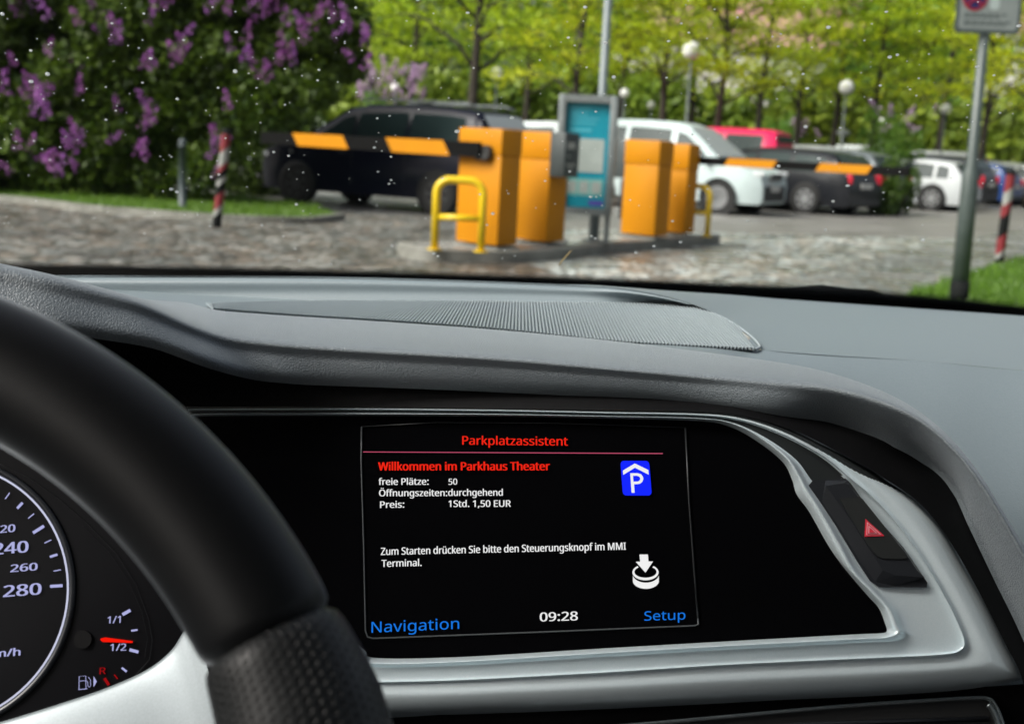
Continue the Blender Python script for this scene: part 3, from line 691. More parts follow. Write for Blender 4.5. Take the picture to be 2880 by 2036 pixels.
# signpost
M['signgrey'] = noisy('sign_face', (.16, .185, .18), (.19, .215, .21), 6, .45); M['signframe'] = mat('sign_frame', (.05, .065, .063), .45); M['signblue'] = mat('sign_blue', (.008, .010, .07), .4); M['signred'] = mat('sign_red', (.22, .008, .02), .4); M['signtext'] = mat('sign_text', (.075, .09, .088), .5); M['signpale'] = mat('sign_pale', (.30, .35, .34), .5)
M['polepaint'] = noisy('pole_paint', (.045, .062, .058), (.065, .082, .078), 7, .4)
bs = PZ(2694, 862, 0); sg_ = empty('signpost', bs, 'dark grey signpost with thick lower tube standing on the right grass verge', 'signpost'); sg_.rotation_euler = (0, R(-.9), 0)
b = MB(); b.tube([(0, 0, 0), (0, 0, .22)], .082, 20); b.obj('foot', M['postblack'], sg_, True, local=True)
b = MB(); b.tube([(0, 0, .2), (0, 0, 1.13), (0, 0, 1.20), (0, 0, 3.0)], [.074, .070, .045, .041], 20); b.obj('pole', M['polepaint'], sg_, True, local=True)
ss = empty('no_stopping_sign', bs+Vector((-.035, -.06, 2.27)), 'grey rectangular no stopping sign with red ring on top of the signpost', 'sign'); ss.rotation_euler = (0, R(-.9), R(2))
def rrect(w, h, r, n=5):
    out = []
    for cx_, cy_, a0 in ((w/2-r, h/2-r, 0), (-w/2+r, h/2-r, 90), (-w/2+r, -h/2+r, 180), (w/2-r, -h/2+r, 270)):
        for i in range(n+1): a = R(a0+90*i/n); out.append((cx_+r*math.cos(a), cy_+r*math.sin(a)))
    return out
def vplate(name, poly, y0, y1, m, parent):
    n = len(poly); return mk(name, [(x, y0, z) for x, z in poly]+[(x, y1, z) for x, z in poly], [tuple(range(n)), tuple(range(n, 2*n))[::-1]]+[(i, (i+1) % n, n+(i+1) % n, n+i) for i in range(n)], m, parent, local=True)
ox, oz = 0, .36
vplate('frame', [(x+ox, z+oz) for x, z in rrect(.54, .72, .04)], 0, .02, M['signframe'], ss)
fc = vplate('sign_face', [(x+ox, z+oz) for x, z in rrect(.485, .66, .03)], -.003, .001, M['signgrey'], ss)
def disc(r, c, n=40): return [(c[0]+r*math.cos(2*math.pi*i/n), c[1]+r*math.sin(2*math.pi*i/n)) for i in range(n)]
cc = (-.125, .28); vplate('red_ring', disc(.105, cc), -.006, -.002, M['signred'], ss); vplate('blue_disc', disc(.082, cc), -.008, -.004, M['signblue'], ss)
for a in (45, -45):
    ca, sa_ = math.cos(R(a)), math.sin(R(a)); q = [(-.084, -.011), (.084, -.011), (.084, .011), (-.084, .011)]
    vplate('red_bar', [(cc[0]+x*ca-z*sa_, cc[1]+x*sa_+z*ca) for x, z in q], -.0098-(.0006 if a > 0 else 0), -.006, M['signred'], ss)
for zc, wd in ((.145, .36), (.125, .30), (.085, .40), (.065, .36)):
    for k in range(6): vplate('text_line', [(-.2+k*wd/6+x, zc+z) for x, z in ((0, 0), (wd/6*.8, 0), (wd/6*.8, .014), (0, .014))], -.005, -.002, M['signtext'], ss)
vplate('pale_mark', [(x+.04, z+.24) for x, z in rrect(.08, .10, .03)], -.005, -.002, M['signpale'], ss)

# ------------------------------------------------------------------ cars
M['tyre'] = mat('tyre', (.012, .012, .012), .75); M['rim'] = mat('alloy', (.42, .43, .44), .35, .6); M['glass'] = mat('car_glass', (.02, .035, .035), .22, 0, .12); M['skyglass'] = mat('sky_reflect_glass', (.34, .37, .38), .3); M['bump'] = mat('bumper_black', (.02, .021, .022), .5); M['tail'] = mat('tail_red', (.55, .012, .03), .2, emit=(.8, .02, .06), es=.15); M['headl'] = mat('head_clear', (.75, .78, .78), .15, 0, .8); M['amber'] = mat('amber', (.75, .12, .01), .25); M['plate'] = mat('plate_white', (.55, .55, .52), .4); M['arch'] = mat('arch_black', (.006, .006, .006), .8); M['steel'] = mat('wheel_grey', (.05, .05, .052), .5)  # the pale grey glass carries a white sky reflection in its colour
PROF = {
 'mpv': ([(0, .36), (.012, .48), (.04, .53), (.15, .60), (.205, .635), (.30, .80), (.38, .94), (.46, .985), (.6, 1), (.8, .99), (.91, .955), (.955, .80), (.985, .60), (1, .38)], .205, .40, .915, .985, [(.25, .42), (.435, .64), (.655, .87)], .60),
 'van': ([(0, .34), (.012, .45), (.05, .50), (.15, .575), (.20, .60), (.29, .78), (.37, .93), (.44, .985), (.6, 1), (.9, .995), (.965, .96), (.985, .75), (.995, .55), (1, .34)], .20, .39, .965, .99, [(.25, .42), (.45, .66), (.68, .90)], .57),
 'hatch': ([(0, .38), (.015, .50), (.06, .56), (.2, .63), (.28, .66), (.38, .82), (.47, .95), (.56, .995), (.7, 1), (.84, .965), (.90, .92), (.955, .74), (.985, .62), (1, .42)], .28, .48, .89, .965, [(.34, .56), (.58, .78), (.80, .88)], .62),
 'estate': ([(0, .38), (.012, .50), (.06, .55), (.18, .62), (.25, .655), (.34, .82), (.42, .95), (.5, .99), (.65, 1), (.82, .97), (.90, .92), (.955, .75), (.985, .62), (1, .40)], .25, .43, .89, .965, [(.30, .49), (.51, .68), (.70, .87)], .62)}
def interp(P, x):
    for (a, b), (c, d) in zip(P, P[1:]):
        if x <= c: return b+(d-b)*(x-a)/(c-a)
    return P[-1][1]
def make_car(name, kind, L, Wd, H, paint, gpos, heading, label, cat, rims='rim', skyglass=None, extra=None, sunk=0.):
    prof, cowl, roof0, roof1, rwend, panes, belt = PROF[kind]
    e = empty(name, (gpos[0], gpos[1], -sunk), label, cat, 'parked cars beyond the barrier', math.atan2(heading[1], heading[0]))
    hw = Wd/2; X = lambda f: L/2-L*f
    def wid(f):
        k = 1.
        if f < .14: k = 1-.20*((.14-f)/.14)**2.2
        if f > .88: k = 1-.14*((f-.88)/.12)**2.2
        return hw*k
    def side(f, z):  # half width at height z
        w = wid(f); zb = belt*H; zt = interp(prof, f)*H
        if z <= zb: return w*(.93+.07*min(1, (z/H-.13)/.2)) if z/H < .33 else w*(1-.03*(z/H-.33)/(belt-.33))
        return w*.97-(z-zb)*.36
    fs = sorted(set([p[0] for p in prof]+[i/40 for i in range(41)]))
    V = []; m_ = 9
    for f in fs:
        zt = interp(prof, f)*H; zb = min(belt*H, zt-.015)
        hs_ = [.13*H, .2*H, .33*H, (.33*H+zb)/2 if zb > .33*H else zb*.9, zb]
        if f < .01 or f > .99: hs_[0] = .18*H
        hs_ = [min(h, zt-.01) for h in hs_]
        ring_ = [(side(f, h), h) for h in hs_]
        zr = max(zt-.05*H*.9, zb+.004); ws = side(f, zr) if zr > zb+.01 else side(f, zb)-.01
        ring_ += [(max(ws, .2), zr), (max(ws-.09, .15), zt-.008), (max(ws*.55, .1), zt), (0, zt+.004)]
        for y, z in ring_: V.append((X(f), y, z))
        for y, z in ring_[-2::-1]: V.append((X(f), -y, z))
    n = 2*m_-1; Fc = [(i*n+j, i*n+j+1, (i+1)*n+j+1, (i+1)*n+j) for i in range(len(fs)-1) for j in range(n-1)]
    Fc += [(i*n, (i+1)*n, (i+1)*n+n-1, i*n+n-1) for i in range(len(fs)-1)]
    Fc += [tuple(range(n)), tuple((len(fs)-1)*n+j for j in range(n))]
    body = mk('body', V, Fc, paint, e, True, True); autosmooth(body, 40)
    for s in (1, -1):
        for (a, b2) in panes:
            q = MB(); VV = []
            k = 8
            for i in range(k+1):
                f = a+(b2-a)*i/k; zt = interp(prof, f)*H-.085*H; zl = belt*H+.02*H; zt = max(zt, zl+.01)
                VV += [(X(f), s*(side(f, zl)+.007), zl), (X(f), s*(side(f, zt)+.007), zt)]
            q.add(VV, [(2*i, 2*i+2, 2*i+3, 2*i+1) for i in range(k)]); q.obj('window', M['glass'], e, True, True)
    for nm, a, b2 in (('windscreen', cowl+.012, roof0-.015), ('rear_window', roof1+.005, rwend-.012)):
        q = MB(); VV = []; k = 8
        sl_ = []
        for i in range(k+1):
            f = a+(b2-a)*i/k; z = interp(prof, f)*H
            zr = max(z-.045*H, belt*H*.99); w = max(side(f, zr)-.085, .2)
            nx = .016 if nm == 'windscreen' else -.016
            for t in (-1, -.5, 0, .5, 1): VV.append((X(f)+nx, t*w, z+.016-(.006*abs(t))))
        q.add(VV, [(i*5+j, i*5+j+1, (i+1)*5+j+1, (i+1)*5+j) for i in range(k) for j in range(4)]); q.obj(nm, M['skyglass' if nm == skyglass else 'glass'], e, True, True)
    wr = .315 if H < 1.65 else .33
    for fx in (.19, .79):
        for s in (1, -1):
            q = MB(); q.lathe((X(fx), s*(hw+.004), wr), [(wr*1.16, -.03), (wr*1.16, 0.0)] if s > 0 else [(wr*1.16, 0), (wr*1.16, .03)], 26, axis='Y'); q.obj('wheel_arch', M['arch'], e, True, True)
            q = MB(); y = s*(hw-.10)
            q.lathe((X(fx), y, wr), [(wr*.66, -.11), (wr*.96, -.11), (wr, -.08), (wr, .08), (wr*.96, .115), (wr*.66, .115)], 28, axis='Y'); wl = autosmooth(q.obj('wheel', M['tyre'], e, True, True))
            q = MB(); yo = y+s*.118
            q.lathe((X(fx), yo, wr), [(wr*.66, -.006), (wr*.66, .004), (wr*.60, .004), (wr*.60, -.006)], 28, axis='Y')
            for kx in range(7):
                a = 2*math.pi*kx/7; d1 = Vector((math.cos(a), 0, math.sin(a))); d2 = Vector((-math.sin(a), 0, math.cos(a))); c = Vector((X(fx), yo+s*.002, wr))
                q.add([c+d2*.03, c-d2*.03, c+d1*wr*.62-d2*.022, c+d1*wr*.62+d2*.022], [(0, 1, 2, 3)])
            q.lathe((X(fx), yo, wr), [(.06, -.006), (.05, .008)], 14, axis='Y'); q.obj('rim', M[rims], wl, local=True)
    # lights, bumpers, plates, mirrors
    for s in (1, -1):
        q = MB(); q.box((X(.035), s*wid(.035)*.78, .46*H), (.22, .30, .10), -s*.55, 0, .03); q.obj('headlight', M['headl'], e, local=True)
        q = MB(); q.box((X(.982), s*wid(.98)*.80, .56*H), (.12, .20, .20 if kind != 'van' else .32), s*.3, 0, .03); q.obj('tail_light', M['tail'], e, local=True)
        q = MB(); q.box((X(cowl+.05), s*(hw+.07), belt*H+.04), (.12, .16, .12), 0, 0, .03); q.obj('mirror', paint, e, local=True)
        for f in (panes[0][1]+.008, panes[1][1]+.01): q = MB(); q.box((X(f), s*(side(f, .45*H)+.001), .40*H), (.008, .012, .36*H)); q.obj('door_seam', M['bump'], e, local=True)
        q = MB(); q.box((X(panes[0][1]-.03), s*(hw+.008), .52*H), (.18, .03, .03), 0, 0, .008); q.obj('door_handle', M['bump'], e, local=True)
    q = MB(); q.box((X(.012), 0, .25*H), (.14, Wd*.66, .17*H), 0, 0, .03); q.obj('grille', M['bump'], e, local=True)
    q = MB(); q.box((X(-.004), 0, .30*H), (.02, .50, .11)); q.box((X(1.003), 0, .46*H), (.02, .50, .11)); q.obj('number_plate', M['plate'], e, local=True)
    q = MB(); q.box((X(.985), 0, .20*H), (.16, Wd*.80, .10*H), 0, 0, .03); q.obj('bumper', M['bump'], e, local=True)
    if extra: extra(e, X, hw, H, L)
    return e
def paint(name, c, metal=.0, rough=.32, coat=.2): return noisy('paint_'+name, tuple(x*.96 for x in c), tuple(min(1, x*1.04) for x in c), 2., rough, metal, .2, coat=coat)
def rails(e, X, hw, H, L):
    for s in (1, -1):
        q = MB(); q.tube([(X(.42), s*(hw*.70), H-.01), (X(.46), s*hw*.70, H+.045), (X(.86), s*hw*.70, H+.035), (X(.90), s*hw*.70, H-.02)], .018, 8); q.obj('roof_rail', M['galv'], e, True, True)
    q = MB(); q.tube([(X(.55), -hw*.72, H+.06), (X(.55), hw*.72, H+.06)], .022, 8); q.obj('roof_bar', M['bump'], e, True, True)
    q = MB()
    for s in (1, -1): q.lathe((X(.165), s*(hw+.012), .50*H), [(.03, -.006), (.03, .006)], 12, axis='Y')
    q.obj('side_badge', M['rim'], e, local=True)
hd = Vector((-2.49, 1.3, 0)).normalized()
fa, ra = Vector((-3.75, 21.2, 0)), Vector((-1.26, 19.9, 0)); side_n = Vector((hd.y, -hd.x, 0))
lft = Vector((-hd.y, hd.x, 0))
mid = (fa+ra)/2-lft*.9
make_car('minivan', 'mpv', 4.62, 1.81, 1.72, paint('navy', (.003, .004, .014), 0, .3, .08), (mid.x, mid.y), hd, 'dark navy minivan with roof rails parked behind the left barrier arm', 'car', 'steel', 'rear_window', extra=rails)
def van_extra(e, X, hw, H, L):
    q = MB(); q.box((X(-.004), 0, .43*H), (.06, .62, .14), 0, 0, .03); q.obj('grille_bars', M['steel'], e, local=True)
vh = Vector((.85, -.5, 0)).normalized()
make_car('white_van', 'van', 4.4, 1.80, 1.78, paint('white', (.50, .59, .59)), (3.13, 26.15), vh, 'pale white van facing right with black lower grille behind the far barrier', 'van', 'rim', 'windscreen', extra=van_extra)
ph = lambda px, Y: ((px-1440-25)/F*Y, Y)
make_car('red_van', 'van', 4.2, 1.75, 1.80, paint('red', (.78, .02, .11)), (4.55, 31.5), (-.85, .5), 'bright red van behind the white van windscreen', 'van')
make_car('estate_car', 'estate', 4.5, 1.78, 1.38, paint('black', (.012, .013, .016)), (5.69, 28.53), (-.75, .66), 'black estate car with red tail lights under the far barrier arm', 'car')
make_car('green_car', 'hatch', 3.9, 1.66, 1.40, paint('green', (.010, .06, .045)), (6.5, 31.9), (-.3, -1), 'dark green car squeezed between the white van and black estate', 'car', extra=lambda e, X, hw, H, L: (lambda q: (q.box((X(.03), hw*.62, .47*H), (.24, .34, .2), 0, 0, .04), q.obj('indicator', M['amber'], e, local=True)))(MB()))
make_car('grey_car', 'hatch', 4.0, 1.70, 1.40, paint('grey', (.16, .18, .19), .3), (7.02, 29.9), (-.75, .66), 'dark silver car beside the shrub, pink tail light under the arm tip', 'car')
make_car('white_hatchback', 'hatch', 3.9, 1.68, 1.30, paint('white2', (.52, .55, .56)), ph(2515, 33.6), (-.82, .57), 'white hatchback with alloy wheels right of the dark shrub', 'car')
make_car('dark_estate', 'estate', 4.6, 1.8, 1.45, paint('charcoal', (.02, .022, .028)), ph(2550, 37.5), (-.80, .6), 'charcoal estate car behind the white hatchback', 'car')
make_car('blue_car', 'hatch', 3.9, 1.68, 1.30, paint('blue', (.02, .06, .22)), ph(2668, 40.5), (-.80, .6), 'blue car partly hidden behind the signpost', 'car')
make_car('silver_hatchback', 'hatch', 3.9, 1.68, 1.35, paint('silver', (.52, .54, .55), .2), ph(2752, 42), (-.80, .6), 'silver hatchback between the signpost and the right striped post', 'car')
make_car('white_car', 'van', 4.2, 1.7, 1.7, paint('white3', (.62, .66, .67)), ph(2352, 46), (-.80, .6), 'far white car above the barrier arm right of the tree trunk', 'car')
make_car('silver_car', 'estate', 4.3, 1.7, 1.52, paint('bright_silver', (.78, .8, .8)), (7.7, 35.6), (-.80, .6), 'silver car whose pale roof shows just above the black estate', 'car')
make_car('silver_van', 'van', 4.2, 1.7, 1.65, paint('silver2', (.48, .5, .51)), ph(2585, 47), (-.80, .6), 'far silver van showing only its roof above the charcoal estate', 'van')
make_car('red_car', 'hatch', 4.0, 1.7, 1.52, paint('red2', (.45, .02, .04)), ph(2640, 47.5), (-.80, .6), 'far red car peeking above the charcoal estate', 'car')
make_car('pale_van', 'van', 4.2, 1.75, 1.74, paint('pale2', (.6, .66, .66)), ((1520-1465)/F*31.5, 31.5), (-.85, .5), 'pale van roof glimpsed between the minivan rear and the info board', 'van')
make_car('pale_car', 'hatch', 4.0, 1.7, 1.45, paint('pale', (.55, .62, .62)), ph(935, 31), (-.9, .4), 'pale car glimpsed under the lilac bush beyond the minivan bonnet', 'car')

# ------------------------------------------------------------------ houses far back
M['wallc'] = noisy('house_render', (.55, .54, .49), (.60, .59, .54), 2, .8); M['rooft'] = noisy('pink_roof_tiles', (.44, .22, .22), (.52, .28, .28), 3, .7); M['hwin'] = mat('house_window', (.05, .06, .07), .1, 0, .8); M['hfr'] = mat('house_window_frame', (.7, .7, .68), .5)
def house(px, Y, w, dpt, eave, ridge, rz, label):
    x = (px-1440)/F*Y; e = empty('house', (x, Y, 0), label, 'house', 'houses beyond the car park', rz)
    b = MB(); b.box((0, 0, eave/2), (w, dpt, eave)); b.add([(-w/2+.002, -dpt/2+.3, eave), (-w/2+.002, dpt/2-.3, eave), (-w/2+.002, 0, ridge-.3)], [(0, 1, 2)]); b.add([(w/2-.002, -dpt/2+.3, eave), (w/2-.002, dpt/2-.3, eave), (w/2-.002, 0, ridge-.3)], [(0, 1, 2)]); b.obj('wall', M['wallc'], e, local=True)
    o_ = .35; b = MB()
    for s in (-1, 1):
        y0, y1 = s*(dpt/2+o_), 0
        V = [(-w/2-o_, y0, eave-.15), (w/2+o_, y0, eave-.15), (w/2+o_, y1, ridge), (-w/2-o_, y1, ridge)]
        b.add(V+[(a, c, d+.18) for a, c, d in V], [(0, 1, 2, 3), (4, 5, 6, 7), (0, 1, 5, 4), (1, 2, 6, 5), (3, 0, 4, 7)])
    rf = b.obj('roof', M['rooft'], e, local=True)
    b = MB(); b.box((w*.22, .3, ridge+.4), (.7, .7, 1.6)); b.obj('chimney', M['rooft'], rf, local=True)
    for zc in [2.0+2.9*k for k in range(int((eave-1)/2.9))]:
        k = max(2, int(w/2.6))
        for i in range(k):
            xx = -w/2+w*(i+.5)/k
            b = MB(); b.box((xx, -dpt/2-.01, zc), (1.2, .06, 1.5)); wi = b.obj('window', M['hfr'], e, local=True)
            b = MB(); b.box((xx-.27, -dpt/2-.045, zc), (.46, .02, 1.3)); b.box((xx+.27, -dpt/2-.045, zc), (.46, .02, 1.3)); b.obj('pane', M['hwin'], wi, local=True)
    for i in (-.3, .1):
        b = MB(); b.box((w*i, -dpt*.27, eave+(ridge-eave)*.46), (1.2, 1.0, 1.1)); b.obj('dormer', M['rooft'], e, local=True)
house(2225, 78, 8.0, 9, 7.2, 11.6, R(-12), 'house with large pink tiled roof rising above the trees at centre right')
house(1900, 84, 9, 9, 8.0, 12.6, R(8), 'house with pinkish roof glimpsed through leaves right of the lamp post')
house(2900, 80, 8, 9, 9.0, 12.0, R(-5), 'pale house seen beside the signpost behind the sign')

# ------------------------------------------------------------------ the car we sit in: body shell
M['liner'] = noisy('headliner', (.17, .185, .195), (.19, .205, .215), 60, .9); M['shell'] = noisy('car_shell_paint', (.10, .11, .12), (.11, .12, .13), 3, .3, 0, .5, coat=1.); M['cloth'] = noisy('seat_cloth', (.02, .02, .022), (.03, .03, .032), 200, .85)
cb = empty('car_cabin', (0, -.5, 0), 'cabin shell of the car the photo is taken from, around the dashboard', 'car')
b = MB()
b.add([(-.58, .42, 1.45), (.95, .42, 1.45), (.95, -1.6, 1.45), (-.58, -1.6, 1.45)]+[(-.58, .42, 1.49), (.95, .42, 1.49), (.95, -1.6, 1.49), (-.58, -1.6, 1.49)], [(0, 1, 2, 3), (4, 5, 6, 7), (0, 1, 5, 4), (1, 2, 6, 5), (2, 3, 7, 6), (3, 0, 4, 7)])
b.obj('roof', [M['liner']], cb)
for x in (-.78, 1.12):
    b = MB(); b.box((x, -.35, .63), (.06, 3.2, .92), 0, 0, .02); b.obj('door', M['shell'], cb)
    xr = -.60 if x < 0 else .97
    b = MB(); b.tube([(x, 1.25, 1.03), (xr, .42, 1.46)], .04, 8); b.tube([(x, -.35, 1.03), (xr, -.35, 1.46)], .05, 8); b.tube([(x, -1.9, 1.0), (xr, -1.55, 1.46)], .06, 8); b.obj('pillar', M['shell'], cb)
b = MB(); b.box((.17, -.35, .2), (1.9, 3.3, .05)); b.obj('cabin_floor', M['cloth'], cb)
b = MB(); b.box((.17, -1.95, .65), (1.9, .06, .95)); b.obj('tailgate', M['shell'], cb)
b = MB(); b.add([(-.72, 1.42, .96), (1.06, 1.42, .96), (1.0, 2.1, .88), (-.66, 2.1, .88), (.9, 2.5, .70), (-.56, 2.5, .70), (.9, 2.55, .35), (-.56, 2.55, .35)], [(0, 1, 2, 3), (3, 2, 4, 5), (5, 4, 6, 7)]); b.obj('bonnet', M['shell'], cb)
for x in (-.24, .60):
    b = MB(); b.box((x, -.42, .48), (.5, .5, .16), 0, 0, .05); b.box((x, -.74, .85), (.48, .14, .66), 0, 0, .05); b.box((x, -.74, 1.27), (.26, .10, .16), 0, 0, .04); b.obj('seat', M['cloth'], cb)

# ------------------------------------------------------------------ windscreen with rain
def glassmat():
    m = bpy.data.materials.new('windscreen_glass'); m.use_nodes = True; nt = m.node_tree; nt.nodes.remove(nt.nodes['Principled BSDF'])
    t = nd(m, 'ShaderNodeBsdfTransparent'); t.inputs[0].default_value = (.975, .985, .98, 1); g = nd(m, 'ShaderNodeBsdfGlossy', Roughness=.02)
    mx = nd(m, 'ShaderNodeMixShader'); mx.inputs[0].default_value = .003; lk(m, t.outputs[0], mx.inputs[1]); lk(m, g.outputs[0], mx.inputs[2]); lk(m, mx.outputs[0], nt.nodes['Material Output'].inputs['Surface'])
    return m
def fritmat():
    m = bpy.data.materials.new('frit_dots'); m.use_nodes = True; nt = m.node_tree; b = nt.nodes['Principled BSDF']; b.inputs['Base Color'].default_value = (.006, .006, .007, 1); b.inputs['Roughness'].default_value = .6; b.inputs['Specular IOR Level'].default_value = .15
    tc = nd(m, 'ShaderNodeUVMap'); mp = nd(m, 'ShaderNodeMapping'); mp.inputs['Scale'].default_value = (1300, 30, 1); lk(m, tc.outputs[0], mp.inputs[0])
    vo = nd(m, 'ShaderNodeTexVoronoi', feature='F1', Scale=1., Randomness=0.); lk(m, mp.outputs[0], vo.inputs['Vector'])
    sx = nd(m, 'ShaderNodeSeparateXYZ'); lk(m, tc.outputs[0], sx.inputs[0])
    th = nd(m, 'ShaderNodeMapRange'); th.inputs[1].default_value = .62; th.inputs[2].default_value = 1; th.inputs[3].default_value = .8; th.inputs[4].default_value = .22; lk(m, sx.outputs[1], th.inputs[0])
    lt = nd(m, 'ShaderNodeMath', operation='LESS_THAN'); lk(m, vo.outputs['Distance'], lt.inputs[0]); lk(m, th.outputs[0], lt.inputs[1])
    t = nd(m, 'ShaderNodeBsdfTransparent'); mx = nd(m, 'ShaderNodeMixShader'); lk(m, lt.outputs[0], mx.inputs[0]); lk(m, t.outputs[0], mx.inputs[1]); lk(m, b.outputs[0], mx.inputs[2]); lk(m, mx.outputs[0], nt.nodes['Material Output'].inputs['Surface'])
    return m
ws = empty('windscreen', (0, 1.26, 1.05), 'large rain speckled windscreen above the grey dashboard', 'windscreen')
gdir = Vector((0, -math.cos(R(29)), math.sin(R(29))))
V = []
for h in (0, -.004):
    for a, s in ((-.74, -.02), (1.08, -.02), (.93, .88), (-.56, .88)): V.append(G0+Vector((a, 0, 0))+gdir*s+GN*h)
mk('pane', V, [(0, 1, 2, 3), (7, 6, 5, 4), (0, 4, 5, 1), (1, 5, 6, 2), (2, 6, 7, 3), (3, 7, 4, 0)], glassmat(), ws)
ft = [(-260, 730), (0, 734), (375, 739), (878, 751), (1505, 767), (2007, 787), (2510, 815), (2880, 852), (3150, 880), (3700, 945), (4200, 1015)]
fb = [(x, y+62) for x, y in ft]
fr = [cr([PG(x, y, .001) for x, y in fb], 8), cr([PG(x, y, .001) for x, y in ft], 8)]
k = len(fr[0]); me = bpy.data.meshes.new('frit_band'); off = wloc(ws)
me.from_pydata([tuple(p-off) for p in fr[0]+fr[1]], [], [(i, i+1, k+i+1, k+i) for i in range(k-1)])
uv = me.uv_layers.new(name='UVMap'); 
for lp_ in me.loops:
    vi = lp_.vertex_index; uv.data[lp_.index].uv = ((vi % k)/(k-1), 0. if vi < k else 1.)
link('frit_band', me, fritmat(), ws)
def wiper(pts, label):
    P = [PG(x, y, -.012) for x, y in pts]; e = empty('windscreen_wiper', P[0], label, 'wiper', 'wipers at the foot of the windscreen')
    b = MB(); b.tube(P, .0045, 8); b.obj('blade', M['armblack'], e, True)
    b = MB(); b.tube([P[0]+Vector((0, .02, -.004)), (P[0]+P[-1])/2+Vector((0, .014, .004)), P[-1]+Vector((0, .012, 0))], [.006, .005, .003], 8); b.obj('wiper_arm', M['armblack'], e, True)
wiper([(150, 776), (280, 769), (430, 772), (465, 785)], 'black wiper resting low on the left of the windscreen')
wiper([(2170, 824), (2280, 820), (2450, 827), (2475, 836)], 'black wiper resting low on the right of the windscreen')
tw = empty('grass_stem', PG(1575, 742, -.008), 'dry straw coloured stem stuck on the windscreen below the island kerb', 'stem')
b = MB(); b.tube([PG(x, y, -.008) for x, y in ((1573, 746), (1580, 735), (1592, 722), (1606, 706))], [.0007, .0007, .0006, .0004], 6); b.obj('stalk', mat('straw', (.35, .25, .10), .7), tw, True)
def dropmat():
    m = bpy.data.materials.new('rain_water'); m.use_nodes = True; nt = m.node_tree; nt.nodes.remove(nt.nodes['Principled BSDF'])
    g = nd(m, 'ShaderNodeBsdfGlass', Roughness=.0, IOR=1.33); d = nd(m, 'ShaderNodeBsdfTranslucent'); d.inputs[0].default_value = (.95, .97, .97, 1)
    mx = nd(m, 'ShaderNodeMixShader'); mx.inputs[0].default_value = .55; lk(m, g.outputs[0], mx.inputs[1]); lk(m, d.outputs[0], mx.inputs[2]); lk(m, mx.outputs[0], nt.nodes['Material Output'].inputs['Surface'])
    return m
random.seed(99); bm = bmesh.new()
ex, ey = Vector((1, 0, 0)), gdir
for i in range(520):
    px, py = random.uniform(-40, 2920), random.uniform(-30, 770)
    c = PG(px, py, -.0045); s = .00055*math.exp(random.gauss(0, .5)); s = min(s, .0017)
    tx = random.uniform(.15, .45); a = (ex*math.cos(tx)+ey*math.sin(tx)); b2 = GN.cross(a)
    mt = Matrix(((a.x, b2.x, GN.x, c.x), (a.y, b2.y, GN.y, c.y), (a.z, b2.z, GN.z, c.z), (0, 0, 0, 1))) @ Matrix.Diagonal((s*random.uniform(1, 1.5), s, s*.7, 1))
    bmesh.ops.create_icosphere(bm, subdivisions=2, radius=1, matrix=mt)
rd = mkbm('raindrops', bm, dropmat(), None, True); tag(rd, 'fine bright raindrops scattered over the windscreen', 'raindrops', None, 'stuff')

# ------------------------------------------------------------------ dashboard
db = empty('dashboard', (.1, .75, .7), 'grey and black car dashboard with leather hood over a lit screen', 'dashboard')
# upper dash skin: windscreen edge row and inner edge row (lip of the speaker recess, then crease)
Wr = [(-200, 768), (140, 774), (500, 774), (878, 776), (1254, 785), (1600, 800), (1750, 808), (1900, 818), (2050, 829), (2200, 841), (2400, 855), (2640, 872), (2880, 889), (3150, 912)]
lipY = 1.010
Br = [((-200, 772), lipY), ((140, 777), lipY), ((500, 777), lipY), ((878, 780), lipY), ((1254, 789), lipY), ((1600, 803), lipY), ((1740, 811), .998), ((1850, 829), .985), ((1940, 853), .975), ((2035, 893), .94), ((2110, 940), .87), ((2142, 983), .81), ((2620, 1018), .83), ((3150, 1065), .85)]
Wv = [PY(x, y+(11 if x < 1650 else max(0, 11-(x-1650)*.03)), 1.20) for x, y in Wr]; Bv = [PY(x, y, Y) for (x, y), Y in Br]
def wide(r, right=True, left=True):
    r = list(r); q = r[-1]
    if right: r += [Vector((.5*(q.x+1.09), q.y-.005, q.z-.006)), Vector((1.09, q.y-.02, q.z-.02))]
    if left: r = [Vector((-.76, r[0].y, r[0].z-.004))]+r
    return r
Wv = wide(Wv); Bv = wide(Bv)
mid_ = [w.lerp(bq, .5)+Vector((0, 0, -.004 if w.x < .05 else .002)) for w, bq in zip(Wv, Bv)]
far_ = [w+Vector((0, .06, -.012)) for w in Wv]
V, Fc = loft_vf([far_, Wv, mid_, Bv], 8, 5)
# lower right dash face
l1 = [((2142, 983), .81), ((2300, 994), .815), ((2620, 1018), .83), ((3150, 1065), .85)]
l2 = [((2142, 1040), .77), ((2300, 1080), .775), ((2620, 1160), .78), ((3150, 1230), .79)]
l3 = [((2142, 1150), .72), ((2300, 1250), .72), ((2620, 1380), .725), ((3150, 1480), .73)]
l4 = [((2142, 1300), .70), ((2300, 1400), .70), ((2620, 1620), .70), ((3150, 1800), .70)]
l5 = [((2142, 1500), .69), ((2300, 1700), .69), ((2620, 2000), .69), ((3150, 2200), .69)]
lr = [wide([PY(*p, Y) for p, Y in l], True, False) for l in (l1, l2, l3, l4, l5)]
lr.append([Vector((q.x, q.y+.03, .45)) for q in lr[-1]])
V2, F2 = loft_vf(lr, 10, 8)
V3, F3 = loft_vf([[PY(x, y, Y) for x, y, Y in q] for q in ([(1600, 951, .80), (1740, 964, .80), (1860, 970, .80), (1990, 977, .803), (2090, 983, .805), (2150, 984, .812)], [(1600, 962, .78), (1740, 978, .775), (1860, 990, .765), (1990, 1003, .75), (2090, 1022, .78), (2150, 1042, .769)])], 5, 2)
